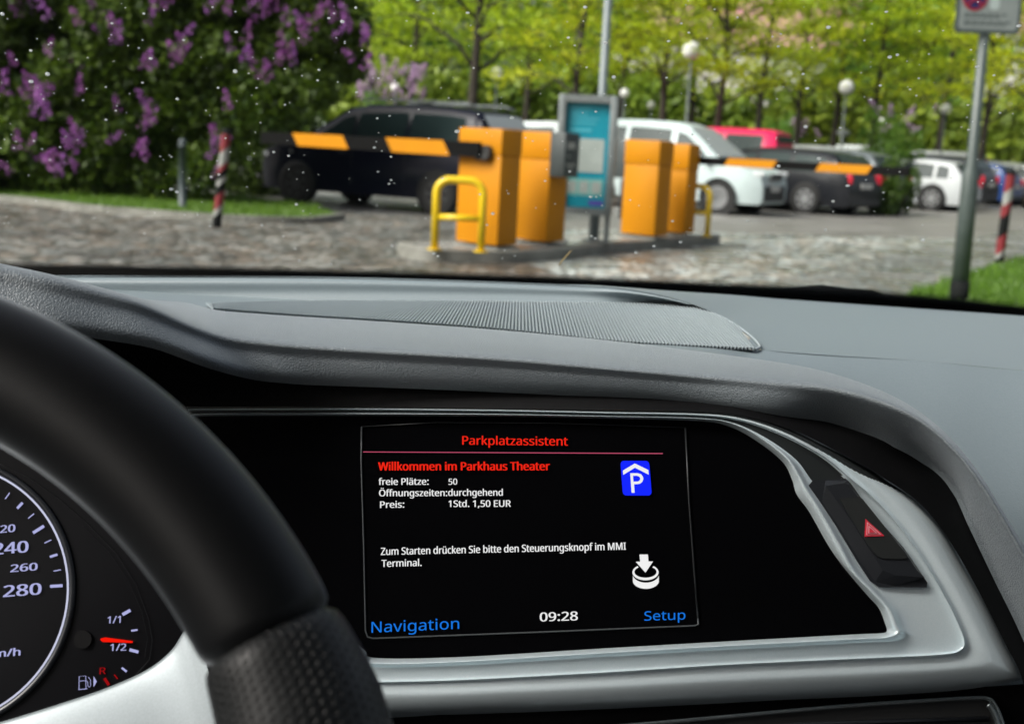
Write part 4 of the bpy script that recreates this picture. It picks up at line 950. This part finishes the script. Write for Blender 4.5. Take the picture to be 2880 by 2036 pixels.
V2, F2 = V2+V3, F2+[tuple(i+len(V2) for i in f) for f in F3]
o_ = len(V)
dt = mk('dash_top', V+V2, Fc+[tuple(i+o_ for i in f) for f in F2], M['dash'], db, True)
# recess wall
Tl = [((-200, 772), lipY), ((300, 777), lipY), ((878, 780), lipY), ((1254, 789), lipY), ((1600, 803), lipY), ((1740, 811), .998), ((1850, 829), .985), ((1940, 853), .975)]
Tb = [((-200, 856), 1.0), ((300, 856), 1.0), ((878, 849), 1.0), ((1254, 849), 1.0), ((1600, 853), 1.0), ((1740, 854), 1.0), ((1850, 855), 1.0), ((1940, 857), .995)]
tv = wide([PY(*p, Y) for p, Y in Tl], False); bv_ = wide([PY(*p, Y) for p, Y in Tb], False)
m1 = [a.lerp(b, .14)+Vector((0, -.004, -.0005)) for a, b in zip(tv, bv_)]
loft('recess_wall', [[p+Vector((0, .004, 0)) for p in tv], m1, [a.lerp(b, .6) for a, b in zip(tv, bv_)], bv_], 10, 5, M['dash'], db)
# grille: ribbed speaker panel
top = cr([PY(x, y, 1.0) for x, y in [(560, 853), (878, 850), (1254, 850), (1600, 853), (1936, 857)]], 40)
right = cr([PY(1936, 857, 1.0), PY(2035, 897, .935), PY(2105, 942, .865), PY(2136, 975, .815), PY(2122, 985, .803)], 16)
near = cr([PY(x, y, .80) for x, y in [(600, 873), (854, 892), (1098, 907), (1400, 930), (1756, 966), (2122, 985)]], 40)
def at_x(P, x):
    for a, b in zip(P, P[1:]):
        if (a.x-x)*(b.x-x) <= 0 and abs(a.x-b.x) > 1e-9: return a.lerp(b, (x-a.x)/(b.x-a.x))
    return P[0].copy() if abs(P[0].x-x) < abs(P[-1].x-x) else P[-1].copy()
x0_ = top[0].x+.004; x1_ = max(p.x for p in right)-.0005; pitch = .00235; nr = int((x1_-x0_)/pitch)
V = []; Fc = []; prof = [(.0, 0), (.12, .0017), (.5, .0017), (.62, 0), (1., -.0003)]
far_edge = top+right[1:]
xs = [x0_+pitch*(i+u) for i in range(nr) for u, _ in prof]; hz = [h for i in range(nr) for _, h in prof]
for x, h in zip(xs, hz):
    # ribs run from the near edge to the recess wall, fanning slightly
    a = at_x(near, x); bb = at_x(far_edge, x)
    if bb.y < a.y: bb = a
    V += [a+Vector((0, 0, h)), a.lerp(bb, .33)+Vector((0, 0, h)), a.lerp(bb, .66)+Vector((0, 0, h)), bb+Vector((0, 0, h))]
nn_ = len(xs); Fc = [(i*4+j, (i+1)*4+j, (i+1)*4+j+1, i*4+j+1) for i in range(nn_-1) for j in range(3)]
mk('speaker_grille', V, Fc, M['grille'], db)
b = MB(); b.tube([p+Vector((0, 0, .0005)) for p in right], .0011, 6); b.obj('grille_rim', M['grille'], db, True)
# leather hood
crest = [(-150, 715), (0, 746), (141, 776), (280, 812), (396, 846), (518, 898), (610, 932), (701, 947), (854, 962), (1037, 974), (1400, 997), (1724, 1027), (1968, 1048), (2180, 1066), (2330, 1086), (2460, 1120), (2570, 1170), (2660, 1240), (2740, 1332), (2815, 1448), (2900, 1600), (2980, 1780), (3030, 1960)]
cY = [.57, .575, .58, .59, .60, .615, .625, .632, .638, .642, .645, .645, .645, .640, .633, .625, .616, .607, .597, .587, .575, .56, .55]
bot = [(-150, 865), (0, 883), (140, 902), (290, 925), (427, 950), (579, 1005), (701, 1038), (800, 1050), (900, 1056), (1098, 1063), (1400, 1076), (1724, 1093), (1950, 1119), (2180, 1148), (2370, 1183), (2520, 1230), (2625, 1292), (2690, 1360), (2738, 1460), (2810, 1610), (2880, 1753), (2950, 1930), (3000, 2120)]
bY = [y-.004+(-.012 if i <= 5 else .026 if i >= 16 else .016 if i >= 14 else 0) for i, y in enumerate(cY)]
und = [(-150, 1000), (0, 1010), (140, 1040), (290, 1080), (427, 1115), (579, 1140), (701, 1142), (800, 1143), (900, 1144), (1098, 1145), (1400, 1149), (1724, 1153), (1950, 1157), (2090, 1170), (2242, 1215), (2364, 1275), (2470, 1335), (2582, 1412), (2662, 1508), (2742, 1643), (2826, 1808), (2875, 1910), (2920, 2110)]
tops = [(-150, 730), (0, 762), (141, 790), (280, 822), (396, 848), (518, 853), (610, 874), (730, 884), (854, 892), (1098, 907), (1400, 929), (1724, 960), (1968, 991), (2151, 1016), (2300, 1044), (2440, 1089), (2556, 1147), (2650, 1220), (2732, 1314), (2808, 1432), (2895, 1585), (2975, 1765), (3025, 1950)]
tY = [.70, .70, .72, .76, .80, .84, .80, .80, .80, .80, .80, .80, .77, .73, .70, .675, .66, .645, .632, .62, .605, .59, .58]
cv = [PY(*p, Y) for p, Y in zip(crest, cY)]; bv = [PY(*p, Y) for p, Y in zip(bot, bY)]; tv = [PY(*p, Y) for p, Y in zip(tops, tY)]
uv_ = [PS(*p, .001) if i >= 4 else PY(*p, .63) for i, p in enumerate(und)]
def cowl(r):   # the hood runs on to the left over the instruments
    p = r[0]; return [p+Vector(q) for q in ((-.50, .10, -.10), (-.36, .04, -.05), (-.23, .005, -.008), (-.11, -.004, .008))]+r
cv, bv, tv, uv_ = cowl(cv), cowl(bv), cowl(tv), cowl(uv_)
tv0 = [p+Vector((0, .03, -.02)) for p in tv]
c1 = [t.lerp(c, .55)+Vector((0, 0, .0015)) for t, c in zip(tv, cv)]
c2 = [c.lerp(q, .4)+Vector((0, -.003, .0)) for c, q in zip(cv, bv)]
b2 = [q+Vector((0, .004, -.006)) for q in bv]
loft('leather_hood', [tv0, tv, c1, cv, c2, bv, b2], 8, 5, M['pad'], db)
u0 = [q+Vector((0, .006, -.0045)) for q in bv]
loft('hood_underside', [u0, [a.lerp(b, .5)+Vector((0, .004, .004)) for a, b in zip(u0, uv_)], uv_], 8, 5, M['black'], db)
b = MB(); b.box((-.315, .735, .80), (.89, .05, .50)); b.obj('dash_core', M['black'], db)
loft('dash_bed', [[Vector((x, Y, 1.066)) for x in (-.76, -.2, .1)]+[Vector((.165, Y, 1.066))] for Y in (1.03, .9, .72)], 2, 2, M['dash'], db)
# silver trim around the screen
TR = [  # panel edge, lip, inner ridge, outer ridge, outer edge
 [(850, 1690), (845, 1720), (820, 1925), (815, 1940), (800, 2025)],
 [(955, 1765), (950, 1795), (930, 1918), (928, 1930), (925, 2008)],
 [(1024, 1826), (1020, 1846), (1010, 1912), (1010, 1923), (1010, 2002)],
 [(1060, 1849), (1062, 1865), (1062, 1912), (1062, 1923), (1065, 1999)],
 [(1300, 1846), (1300, 1859), (1300, 1905), (1300, 1917), (1300, 1990)],
 [(1700, 1822), (1700, 1835), (1700, 1884), (1700, 1896), (1700, 1975)],
 [(2050, 1802), (2050, 1815), (2050, 1862), (2050, 1874), (2060, 1957)],
 [(2400, 1783), (2405, 1796), (2450, 1843), (2455, 1856), (2480, 1936)],
 [(2470, 1780), (2490, 1792), (2640, 1834), (2650, 1846), (2740, 1917)],
 [(2493, 1774), (2524, 1778), (2695, 1822), (2708, 1832), (2845, 1905)],
 [(2487, 1748), (2516, 1755), (2703, 1795), (2718, 1797), (2858, 1885)],
 [(2470, 1708), (2498, 1712), (2680, 1740), (2694, 1735), (2824, 1812)],
 [(2436, 1670), (2462, 1672), (2655, 1690), (2668, 1683), (2773, 1708)],
 [(2371, 1593), (2398, 1606), (2602, 1600), (2616, 1592), (2703, 1587)],
 [(2327, 1530), (2352, 1525), (2548, 1520), (2562, 1510), (2646, 1491)],
 [(2276, 1440), (2302, 1436), (2493, 1450), (2507, 1441), (2575, 1410)],
 [(2240, 1390), (2266, 1380), (2436, 1392), (2450, 1382), (2493, 1352)],
 [(2227, 1348), (2246, 1341), (2388, 1352), (2402, 1343), (2444, 1318)],
 [(2200, 1298), (2214, 1290), (2308, 1285), (2318, 1275), (2340, 1262)],
 [(2130, 1242), (2140, 1232), (2195, 1224), (2202, 1214), (2215, 1204)],
 [(2052, 1200), (2057, 1191), (2080, 1184), (2084, 1176), (2092, 1168)],
 [(1960, 1184), (1960, 1177), (1962, 1169), (1963, 1163), (1965, 1157)],
 [(1700, 1177), (1700, 1171), (1700, 1163), (1700, 1158), (1700, 1152)],
 [(1400, 1171), (1400, 1166), (1400, 1157), (1400, 1152), (1400, 1147)],
 [(1000, 1169), (1000, 1164), (1000, 1153), (1000, 1148), (1000, 1143)],
 [(600, 1170), (600, 1165), (600, 1154), (600, 1149), (600, 1144)],
 [(540, 1180), (535, 1170), (530, 1156), (528, 1150), (525, 1144)]]
rows = [[], [], [], [], [], [], [], [], []]
for i, (a, l, r1, r2, o) in enumerate(TR):
    lip2 = (l[0]+(r1[0]-l[0])*.22, l[1]+(r1[1]-l[1])*.22); rm = ((r1[0]+r2[0])/2, (r1[1]+r2[1])/2)
    kk = 1. if i < 19 else .45
    rows[0].append(PS(*a, -.004)); rows[1].append(PS(*l, .0042*kk)); rows[2].append(PS(*lip2, 0)); rows[3].append(PS(*r1, -.0006)); rows[4].append(PS(*rm, .0036*kk)); rows[5].append(PS(*r2, .0004*kk)); mo = (r2[0]+(o[0]-r2[0])*.5, r2[1]+(o[1]-r2[1])*.5); rows[6].append(PS(*mo, .0012*kk)); rows[7].append(PS(*o, -.0055))
    oo = (o[0]+(o[0]-r2[0])*.12, o[1]+(o[1]-r2[1])*.12) if i >= 9 else (o[0], o[1]+26)
    rows[8].append(PS(*oo, -.02))
M['trimshade'] = mat('hood_shade_black', (.03, .034, .035), .3, .3, .5)  # black painted where the hood shades the silver surround
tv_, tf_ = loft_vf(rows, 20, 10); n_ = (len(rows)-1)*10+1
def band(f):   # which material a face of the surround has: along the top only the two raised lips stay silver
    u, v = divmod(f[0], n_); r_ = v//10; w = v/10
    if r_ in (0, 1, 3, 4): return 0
    cut = 15.9+1.5*(w-2) if r_ == 2 else 18.2-1.55*(w-5)   # the black slants in along the hood's shade line on the silver
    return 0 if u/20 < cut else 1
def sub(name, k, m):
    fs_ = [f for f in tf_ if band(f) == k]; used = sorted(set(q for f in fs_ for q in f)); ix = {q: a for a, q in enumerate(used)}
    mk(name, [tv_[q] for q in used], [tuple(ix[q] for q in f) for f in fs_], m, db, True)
sub('silver_trim', 0, M['silver']); sub('shaded_trim', 1, M['trimshade'])
# black glass panel with the screen
pan = [PS(*t[0], -.0035) for t in TR]
panel_ = cr(pan, 8)
face = panel_ + [PS(480, 1300, -.0035), PS(480, 1700, -.0035), PS(700, 1800, -.0035)]
dsp = plate('display', face, SN, M['gloss'], db, .003)
H0 = -.0030
def PD(px, py, h=0.): return PS(px, py, H0+h)
def strip(name, pts, wpx, m, parent, h=.0004):
    P = [PD(x, y, h) for x, y in pts]; b = MB(); b.tube(P, wpx*.62/F/2, 6); return b.obj(name, m, parent, True)
M['edge1'] = mat('screen_edge_line', (.10, .11, .115), .3, .3); M['edge2'] = mat('screen_edge_faint', (.022, .024, .026), .3, .3)
strip('screen_frame', [z5(120, 125), z5(118, 300), z5(130, 700), z5(140, 1150), z5(150, 1183), z5(175, 1191), z5(1000, 1160), z5(1800, 1127), z5(1818, 1120), z5(1815, 1090)], 4.5, M['edge1'], dsp)
strip('screen_frame', [z5(1752, 130), z5(1770, 500), z5(1800, 900), z5(1815, 1090)], 5, M['edge2'], dsp); strip('screen_frame', [z5(118, 125), z5(500, 104), z5(1100, 108), z5(1752, 130)], 3, M['edge2'], dsp)
def dtext(nm, s, x0, y0, x1, y1, cap, m, bold=.012, z=z5): return text(nm, s, PD, z(x0, y0), z(x1, y1), cap/1.792, m, dsp, bold)
dtext('heading_text', 'Parkplatzassistent', 627, 215, 1160, 220, 43, M['e_red'], .014)
dtext('welcome_text', 'Willkommen im Parkhaus Theater', 203, 345, 1070, 344, 41, M['e_red'], .03)
dtext('info_text', 'freie Plätze:', 205, 418, 458, 417, 33, M['e_white'], .016); dtext('info_text', '50', 558, 417, 602, 416, 30, M['e_white'], .012)
dtext('info_text', 'Öffnungszeiten:', 208, 475, 552, 474, 33, M['e_white'], .016); dtext('info_text', 'durchgehend', 556, 473, 832, 472, 33, M['e_white'], .016)
dtext('info_text', 'Preis:', 213, 534, 335, 532, 33, M['e_white'], .016); dtext('info_text', '1Std. 1,50 EUR', 558, 529, 873, 528, 33, M['e_white'], .016)
dtext('hint_text', 'Zum Starten drücken Sie bitte den Steuerungsknopf im MMI', 217, 771, 1453, 744, 36, M['e_white'], .016); dtext('hint_text', 'Terminal.', 220, 831, 423, 826, 35, M['e_white'], .016)
dtext('menu_text', 'Navigation', 170, 1162, 612, 1142, 54, M['e_blue'], 0); dtext('menu_text', 'Setup', 1545, 1101, 1752, 1095, 46, M['e_blue'], 0); dtext('clock_text', '09:28', 1018, 1105, 1210, 1099, 44, M['e_white'], .014)
def dpoly(nm, pts, m, h=.0005, z=z5, parent=None): return plate(nm, [PD(*z(*p), h) for p in pts], SN, m, parent or dsp, .0003)
dpoly('divider_line', [(127, 250), (1638, 258), (1638, 262), (127, 253.5)], M['e_pink'])
def rquad(c, r=.1, n=5):
    c = [Vector((*p, 0)) for p in c]; out = []
    for i in range(4):
        p = c[i]; a = c[i-1]; b = c[(i+1) % 4]; A = p.lerp(a, r); B = p.lerp(b, r)
        for k in range(n+1):
            t = k/n; q = A*(1-t)**2+p*2*t*(1-t)+B*t*t; out.append((q.x, q.y))
    return out
dpoly('parking_icon', rquad([(1424, 297), (1569, 297), (1583, 471), (1437, 471)], .13), M['e_park'])
dpoly('icon_roof', [(1437, 346), (1497, 310), (1565, 343), (1567, 366), (1498, 331), (1439, 367)], M['e_white'], .0009)
dpoly('icon_letter', [(1474, 359), (1511, 359), (1528, 364), (1537, 375), (1540, 388), (1535, 402), (1524, 411), (1510, 414), (1493, 414), (1496, 457), (1481, 457)], M['e_white'], .0009)
dpoly('icon_letter_hole', [(1488, 372), (1509, 372), (1519, 376), (1524, 383), (1524, 391), (1519, 398), (1509, 401), (1490, 401)], M['e_park'], .0013)
dpoly('knob_arrow', [(1521, 768), (1563, 768), (1566, 803), (1589, 803), (1551, 859), (1502, 805), (1524, 804)], M['e_white'])
E_ = lambda cx_, cy_, rx, ry, a0, a1, n=24: [(cx_+rx*math.cos(R(a0+(a1-a0)*i/n)), cy_+ry*math.sin(R(a0+(a1-a0)*i/n))) for i in range(n+1)]
dpoly('knob_ring', E_(1551, 858, 66, 40, -52, 232, 36)+E_(1551, 856, 56, 29, 232, -52, 36), M['e_white'])
dpoly('knob_base', E_(1553, 868, 66, 42, 8, 172)[::1]+E_(1553, 900, 66, 41, 172, 8), M['e_white'])
# hazard switch
hz_open = [(617, 572), (638, 549), (780, 541), (802, 560), (850, 628), (940, 738), (1040, 850), (1100, 938), (1141, 1000), (1138, 1021), (930, 1020), (888, 992), (830, 902), (740, 752), (660, 632)]
def zsmooth(P, n=4): return [(v.x, v.y) for v in cr([Vector((*p, 0)) for p in P+[P[0]]], n)[:-1]]
hsw = plate('hazard_switch', [PS(*z6(*p), .0016) for p in hz_open], SN, M['switch'], db, .008)
facep = [(694, 574), (775, 562), (792, 568), (850, 640), (940, 750), (1040, 862), (1095, 945), (1128, 976), (1000, 968), (945, 945), (890, 862), (800, 722), (722, 612)]
V = []; k = len(facep)
ctr = Vector((sum(p[0] for p in facep)/k, sum(p[1] for p in facep)/k))
def near_edge(p):
    best_ = None
    for i in range(len(hz_open)):
        a = Vector(hz_open[i-1]); b = Vector(hz_open[i]); t = max(0, min(1, (Vector(p)-a).dot(b-a)/(b-a).length_squared)); q = a.lerp(b, t)
        if best_ is None or (q-Vector(p)).length < (best_-Vector(p)).length: best_ = q
    return tuple(Vector(p).lerp(best_, .86))
outp = [near_edge(p) for p in facep]
V = [PS(*z6(*p), .0040) for p in facep]+[PS(*z6(*p), .0017) for p in outp]
mk('switch_face', V, [tuple(range(k))]+[(i, (i+1) % k, k+(i+1) % k, k+i) for i in range(k)], M['switch'], hsw)
btn = [(756, 634), (770, 629), (843, 624), (856, 634), (900, 688), (980, 788), (1052, 886), (1046, 895), (945, 893), (922, 885), (900, 862), (840, 772), (768, 655)]
plate('button_groove', [PS(*z6(900+(x-900)*1.022, 765+(y-765)*1.022), .0042) for x, y in btn], SN, M['slot'], hsw, .001)
plate('button', [PS(*z6(*p), .0047) for p in btn], SN, M['button'], hsw, .001)
tri = lambda s, c=(894, 772): [(c[0]+(x-c[0])*s, c[1]+(y-c[1])*s) for x, y in ((869, 719), (953, 794), (865, 797))]
for j, (s, mm) in enumerate(((1., 'haz'), (.74, 'hazline'), (.64, 'haz'), (.44, 'hazline'), (.33, 'haz'))): plate('warning_triangle', [PS(*z6(*p), .0051+.00015*j) for p in tri(s)], SN, M[mm], hsw, .0005)
# lower fascia and vent
f1 = [(400, 2020), (1010, 2010), (1300, 2008), (1700, 1993), (2060, 1975), (2480, 1950), (2845, 1925), (2900, 1920)]
loft('lower_fascia', [[PS(*p, -.014) for p in f1], [PS(x, y+60, -.02) for x, y in f1], [PS(x, y+400, -.03) for x, y in f1]], 6, 3, M['black'], db)
vf = [(1500, 2060), (1880, 2029), (2327, 1989), (2600, 1970), (2742, 1962), (2782, 1965), (2800, 1983), (2818, 2027), (2840, 2100)]
vent = plate('air_vent', [PS(*p, -.0125) for p in vf]+[PS(2800, 2240, -.0125), PS(1450, 2240, -.0125)], SN, M['slot'], db, .004)
b = MB(); b.tube(cr([PS(*p, -.010) for p in vf], 6), .0011, 8); M['ventchrome'] = mat('vent_chrome', (.30, .34, .35), .25, .9); b.obj('vent_frame', M['ventchrome'], vent, True)
b = MB(); b.tube(cr([PS(*p, -.010) for p in [(2778, 1980), (2792, 1996), (2806, 2030), (2822, 2090)]], 6), .0018, 8); b.obj('vent_chrome', M['ventchrome'], vent, True)
for i in range(5):
    y0 = 2050+i*40
    b = MB(); b.tube([PS(1500, y0+40, -.012), PS(2300, y0-25+10, -.012), PS(2780, y0-45+15, -.012)], .0014, 6); b.obj('slat', M['switch'], vent, True)
# ---- instrument cluster (behind the wheel)
edge = [(1000, 1060), (970, 1118), (940, 1172), (880, 1258), (760, 1350), (560, 1440), (300, 1528), (0, 1620), (-300, 1700)]
ce = [z4(*p) for p in edge]
cl = plate('instrument_cluster', [PK(*p) for p in ce]+[PK(-250, 2000), PK(-600, 1700), PK(-500, 1100), PK(0, 1100), PK(300, 1250), PK(520, 1500), PK(575, 1650)][::1], KN, mat('cluster_black', (.004, .004, .005), .3, 0, .2), db, .004)
DC = PK(-176, 1668, .0006); rad = 371*(DC-CAM).dot(_d)/F
e1 = Vector((1, 0, 0)); e1 = (e1-KN*e1.dot(KN)).normalized(); e2 = KN.cross(e1); e2 = e2 if e2.z > 0 else -e2
# radius tuned so that the ring meets the photographed right limb
rad = (PK(193, 1668)-PK(-176, 1668)).length
V = []; n = 96
for i in range(n):
    a = 2*math.pi*i/n; dv = e1*math.cos(a)+e2*math.sin(a)
    V += [DC+dv*rad*1.0, DC+dv*rad*.985]
mk('dial_ring', V, [(2*i, 2*((i+1) % n), 2*((i+1) % n)+1, 2*i+1) for i in range(n)], M['e_ring'], cl)
b = MB(); b.tube([DC+(e1*math.cos(2*math.pi*i/n)+e2*math.sin(2*math.pi*i/n))*rad*1.03 for i in range(n)], .0016, 8, closed=True); b.obj('dial_bezel', M['switch'], cl, True)
def bar(nm, c, ang, ln, wd, m, h=.0008):
    ca, sa2 = math.cos(ang), math.sin(ang)
    pts = [(c[0]+x*ca-y*sa2, c[1]+x*sa2+y*ca) for x, y in ((-ln/2, -wd/2), (ln/2, -wd/2), (ln/2, wd/2), (-ln/2, wd/2))]
    return plate(nm, [PK(*z4(*p), h) for p in pts], KN, m, cl, .0002)
for (x, y, ln, wd) in [(38, 447, 38, 5), (102, 497, 40, 13), (160, 551, 38, 5), (198, 620, 66, 15), (246, 682, 38, 5), (276, 755, 40, 12), (294, 831, 38, 5), (290, 911, 64, 15)]:
    bar('tick_mark', (x, y), math.atan2(y-949, x+322), ln, wd, M['e_dial'])
def ctext(nm, s, x0, y0, x1, y1, cap, m, bold=.02): return text(nm, s, PK, z4(x0, y0), z4(x1, y1), cap/1.832, m, cl, bold, .0008, 1)
ctext('numeral', '220', -42, 642, 78, 631, 38, M['e_dial']); ctext('numeral', '240', -40, 751, 146, 736, 58, M['e_dial']); ctext('numeral', '260', 52, 840, 193, 829, 38, M['e_dial']); ctext('numeral', '280', 15, 968, 213, 953, 58, M['e_dial']); ctext('unit_text', 'km/h', -72, 1281, 105, 1268, 38, M['e_dial'])
ctext('gauge_text', '1/1', 553, 1104, 621, 1100, 36, M['e_dial'], .01); ctext('gauge_text', '1/2', 567, 1245, 650, 1243, 36, M['e_dial'], .01); ctext('gauge_text', 'R', 512, 1365, 545, 1363, 34, M['e_darkred'], .01)
bar('gauge_tick', (651, 1047), R(-29), 46, 16, M['e_dial']); bar('gauge_tick', (692, 1139), R(-8), 33, 9, M['e_dial']); bar('gauge_tick', (690, 1245), R(15), 47, 15, M['e_dial']); bar('gauge_tick', (640, 1342), R(38), 32, 10, M['e_dial'])
bar('gauge_tick', (597, 1378), R(50), 28, 6, M['e_darkred']); bar('gauge_tick', (549, 1403), R(57), 42, 15, M['e_darkred'])
plate('fuel_needle', [PK(*z4(*p), .002) for p in ((518, 1181), (540, 1176), (682, 1195), (681, 1204), (530, 1199), (518, 1190))], KN, M['e_needle'], cl, .0006)
b = MB(); c = PK(*z4(430, 1185), .0); b.tube([c, c+KN*.0015], .0042, 24); b.obj('needle_hub', M['black'], cl)
def outline(nm, pts, w, m): 
    b = MB(); b.tube([PK(*z4(*p), .0008) for p in pts], w*.0000436, 5); return b.obj(nm, m, cl)
outline('pump_icon', [(407, 1443), (408, 1376), (442, 1374), (443, 1441), (404, 1444), (450, 1440)], 3.5, M['e_dial']); outline('pump_icon', [(411, 1400), (440, 1398)], 3, M['e_dial']); outline('pump_icon', [(443, 1400), (452, 1402), (453, 1425), (461, 1432), (467, 1424), (466, 1395), (455, 1380)], 3, M['e_dial'])
plate('pump_icon', [PK(*z4(*p), .0008) for p in ((482, 1376), (498, 1403), (482, 1431))], KN, M['e_dial'], cl, .0002)
outline('cluster_line', [(0, 283), (150, 355), (300, 460), (450, 590), (600, 745), (700, 900), (765, 1080), (785, 1190), (770, 1290), (700, 1370)], 3, M['edge2'])
outline('cluster_line', [(420, 595), (560, 735), (660, 880), (730, 1040), (760, 1180), (745, 1280)], 2, M['edge2'])
# pale surround below the cluster
pe = [PK(*p, .002) for p in ce]
q1 = [PK(x-2, y+7, .005) for x, y in ce]; q2 = [PK(x+30, y+120, .012) for x, y in ce]; q3 = [PK(x+120, y+480, .03) for x, y in ce]
loft('cluster_surround', [pe, q1, q2, q3], 6, 5, M['pale'], db)

# ------------------------------------------------------------------ steering wheel
wc = Vector((-.2120, .2956, .9786)); wt = .3939; WR = .1730; wr_ = .0190
wn_ = Vector((0, -math.cos(wt), math.sin(wt))); w1 = Vector((1, 0, 0)); w2 = wn_.cross(w1); w2 = w2 if w2.z > 0 else -w2
sw = empty('steering_wheel', wc, 'black leather steering wheel rim with a perforated grip on the left', 'steering wheel')
def perf():
    m = mat('perforated_leather', (.022, .024, .025), .45)
    uvn = nd(m, 'ShaderNodeUVMap'); mp = nd(m, 'ShaderNodeMapping'); mp.inputs['Scale'].default_value = (1, 1, 1); lk(m, uvn.outputs[0], mp.inputs[0])
    vo = nd(m, 'ShaderNodeTexVoronoi', feature='F1', Scale=1., Randomness=0.); vo.voronoi_dimensions = '2D'; lk(m, mp.outputs[0], vo.inputs['Vector'])
    mr = nd(m, 'ShaderNodeMapRange'); mr.inputs[1].default_value = .18; mr.inputs[2].default_value = .34; lk(m, vo.outputs['Distance'], mr.inputs[0])
    bp = nd(m, 'ShaderNodeBump', Strength=.9, Distance=.0005); lk(m, mr.outputs[0], bp.inputs['Height']); lk(m, bp.outputs[0], BS(m).inputs['Normal'])
    mx = nd(m, 'ShaderNodeMixRGB'); mx.inputs[1].default_value = (.002, .002, .002, 1); mx.inputs[2].default_value = (.022, .024, .025, 1); lk(m, mr.outputs[0], mx.inputs[0]); lk(m, mx.outputs[0], BS(m).inputs['Base Color'])
    return m
def arc_tube(name, a0, a1, rfun, n, m, ns=36, uvs=None):
    V = []; n_ = n+1
    for i in range(n_):
        a = a0+(a1-a0)*i/n; dv = w1*math.cos(a)+w2*math.sin(a); c = wc+dv*WR; rr = rfun(i/n)
        for j in range(ns):
            b_ = 2*math.pi*j/ns; V.append(c+(dv*math.cos(b_)+wn_*math.sin(b_))*rr)
    Fc = [(i*ns+j, i*ns+(j+1) % ns, (i+1)*ns+(j+1) % ns, (i+1)*ns+j) for i in range(n) for j in range(ns)]
    o = mk(name, V, Fc, m, sw, True)
    u = o.data.uv_layers.new(name='UVMap')
    for p in o.data.polygons:
        i, j = divmod(p.index, ns)
        for k_, (di, dj) in zip(p.loop_indices, ((0, 0), (0, 1), (1, 1), (1, 0))):
            uu = (i+di)/n*(a1-a0)*WR/.0026; vv = (j+dj)/ns*48
            u.data[k_].uv = (uu+vv*.5, vv) 
    return o
# seam angle of the grip, from the photographed seam
def pj(P):
    q = P-CAM; return Vector((q.dot(_r)/q.dot(_d)*F+1440, 1018-q.dot(_u)/q.dot(_d)*F))
best = min(range(-900, 900), key=lambda k: (pj(wc+(w1*math.cos(k/10*math.pi/180)+w2*math.sin(k/10*math.pi/180))*WR)-Vector((805, 1775))).length); seam = R(best/10)
g0, g1_ = seam, seam-R(38)
arc_tube('rim', seam+R(.0), math.pi*2+g1_, lambda t: wr_*(1.03-.16*math.exp(-t*600)-.16*math.exp(-(1-t)*600)), 360, M['wheel'])
arc_tube('grip', g0+R(.3), g1_, lambda t: .0202+.0030*min(1, t*5)-.003*math.exp(-t*80), 50, perf())
hubp = MB(); bmh = bmesh.new(); bmesh.ops.create_uvsphere(bmh, u_segments=24, v_segments=12, radius=1)
for v in bmh.verts: v.co = w1*v.co.x*.085+w2*v.co.y*.075+wn_*(v.co.z*.022-.01)
mkbm('hub', bmh, M['wheel'], sw, True)
for a in (0, 180, 270):
    dv = w1*math.cos(R(a-8 if a == 0 else (a+8 if a == 180 else a)))+w2*math.sin(R(a-8 if a == 0 else (a+8 if a == 180 else a))); b = MB(); b.tube([wc+dv*.06-wn_*.012, wc+dv*.12-wn_*.006, wc+dv*(WR-.004)], [.02, .014, .012], 10); b.obj('spoke', M['pale'], sw, True)
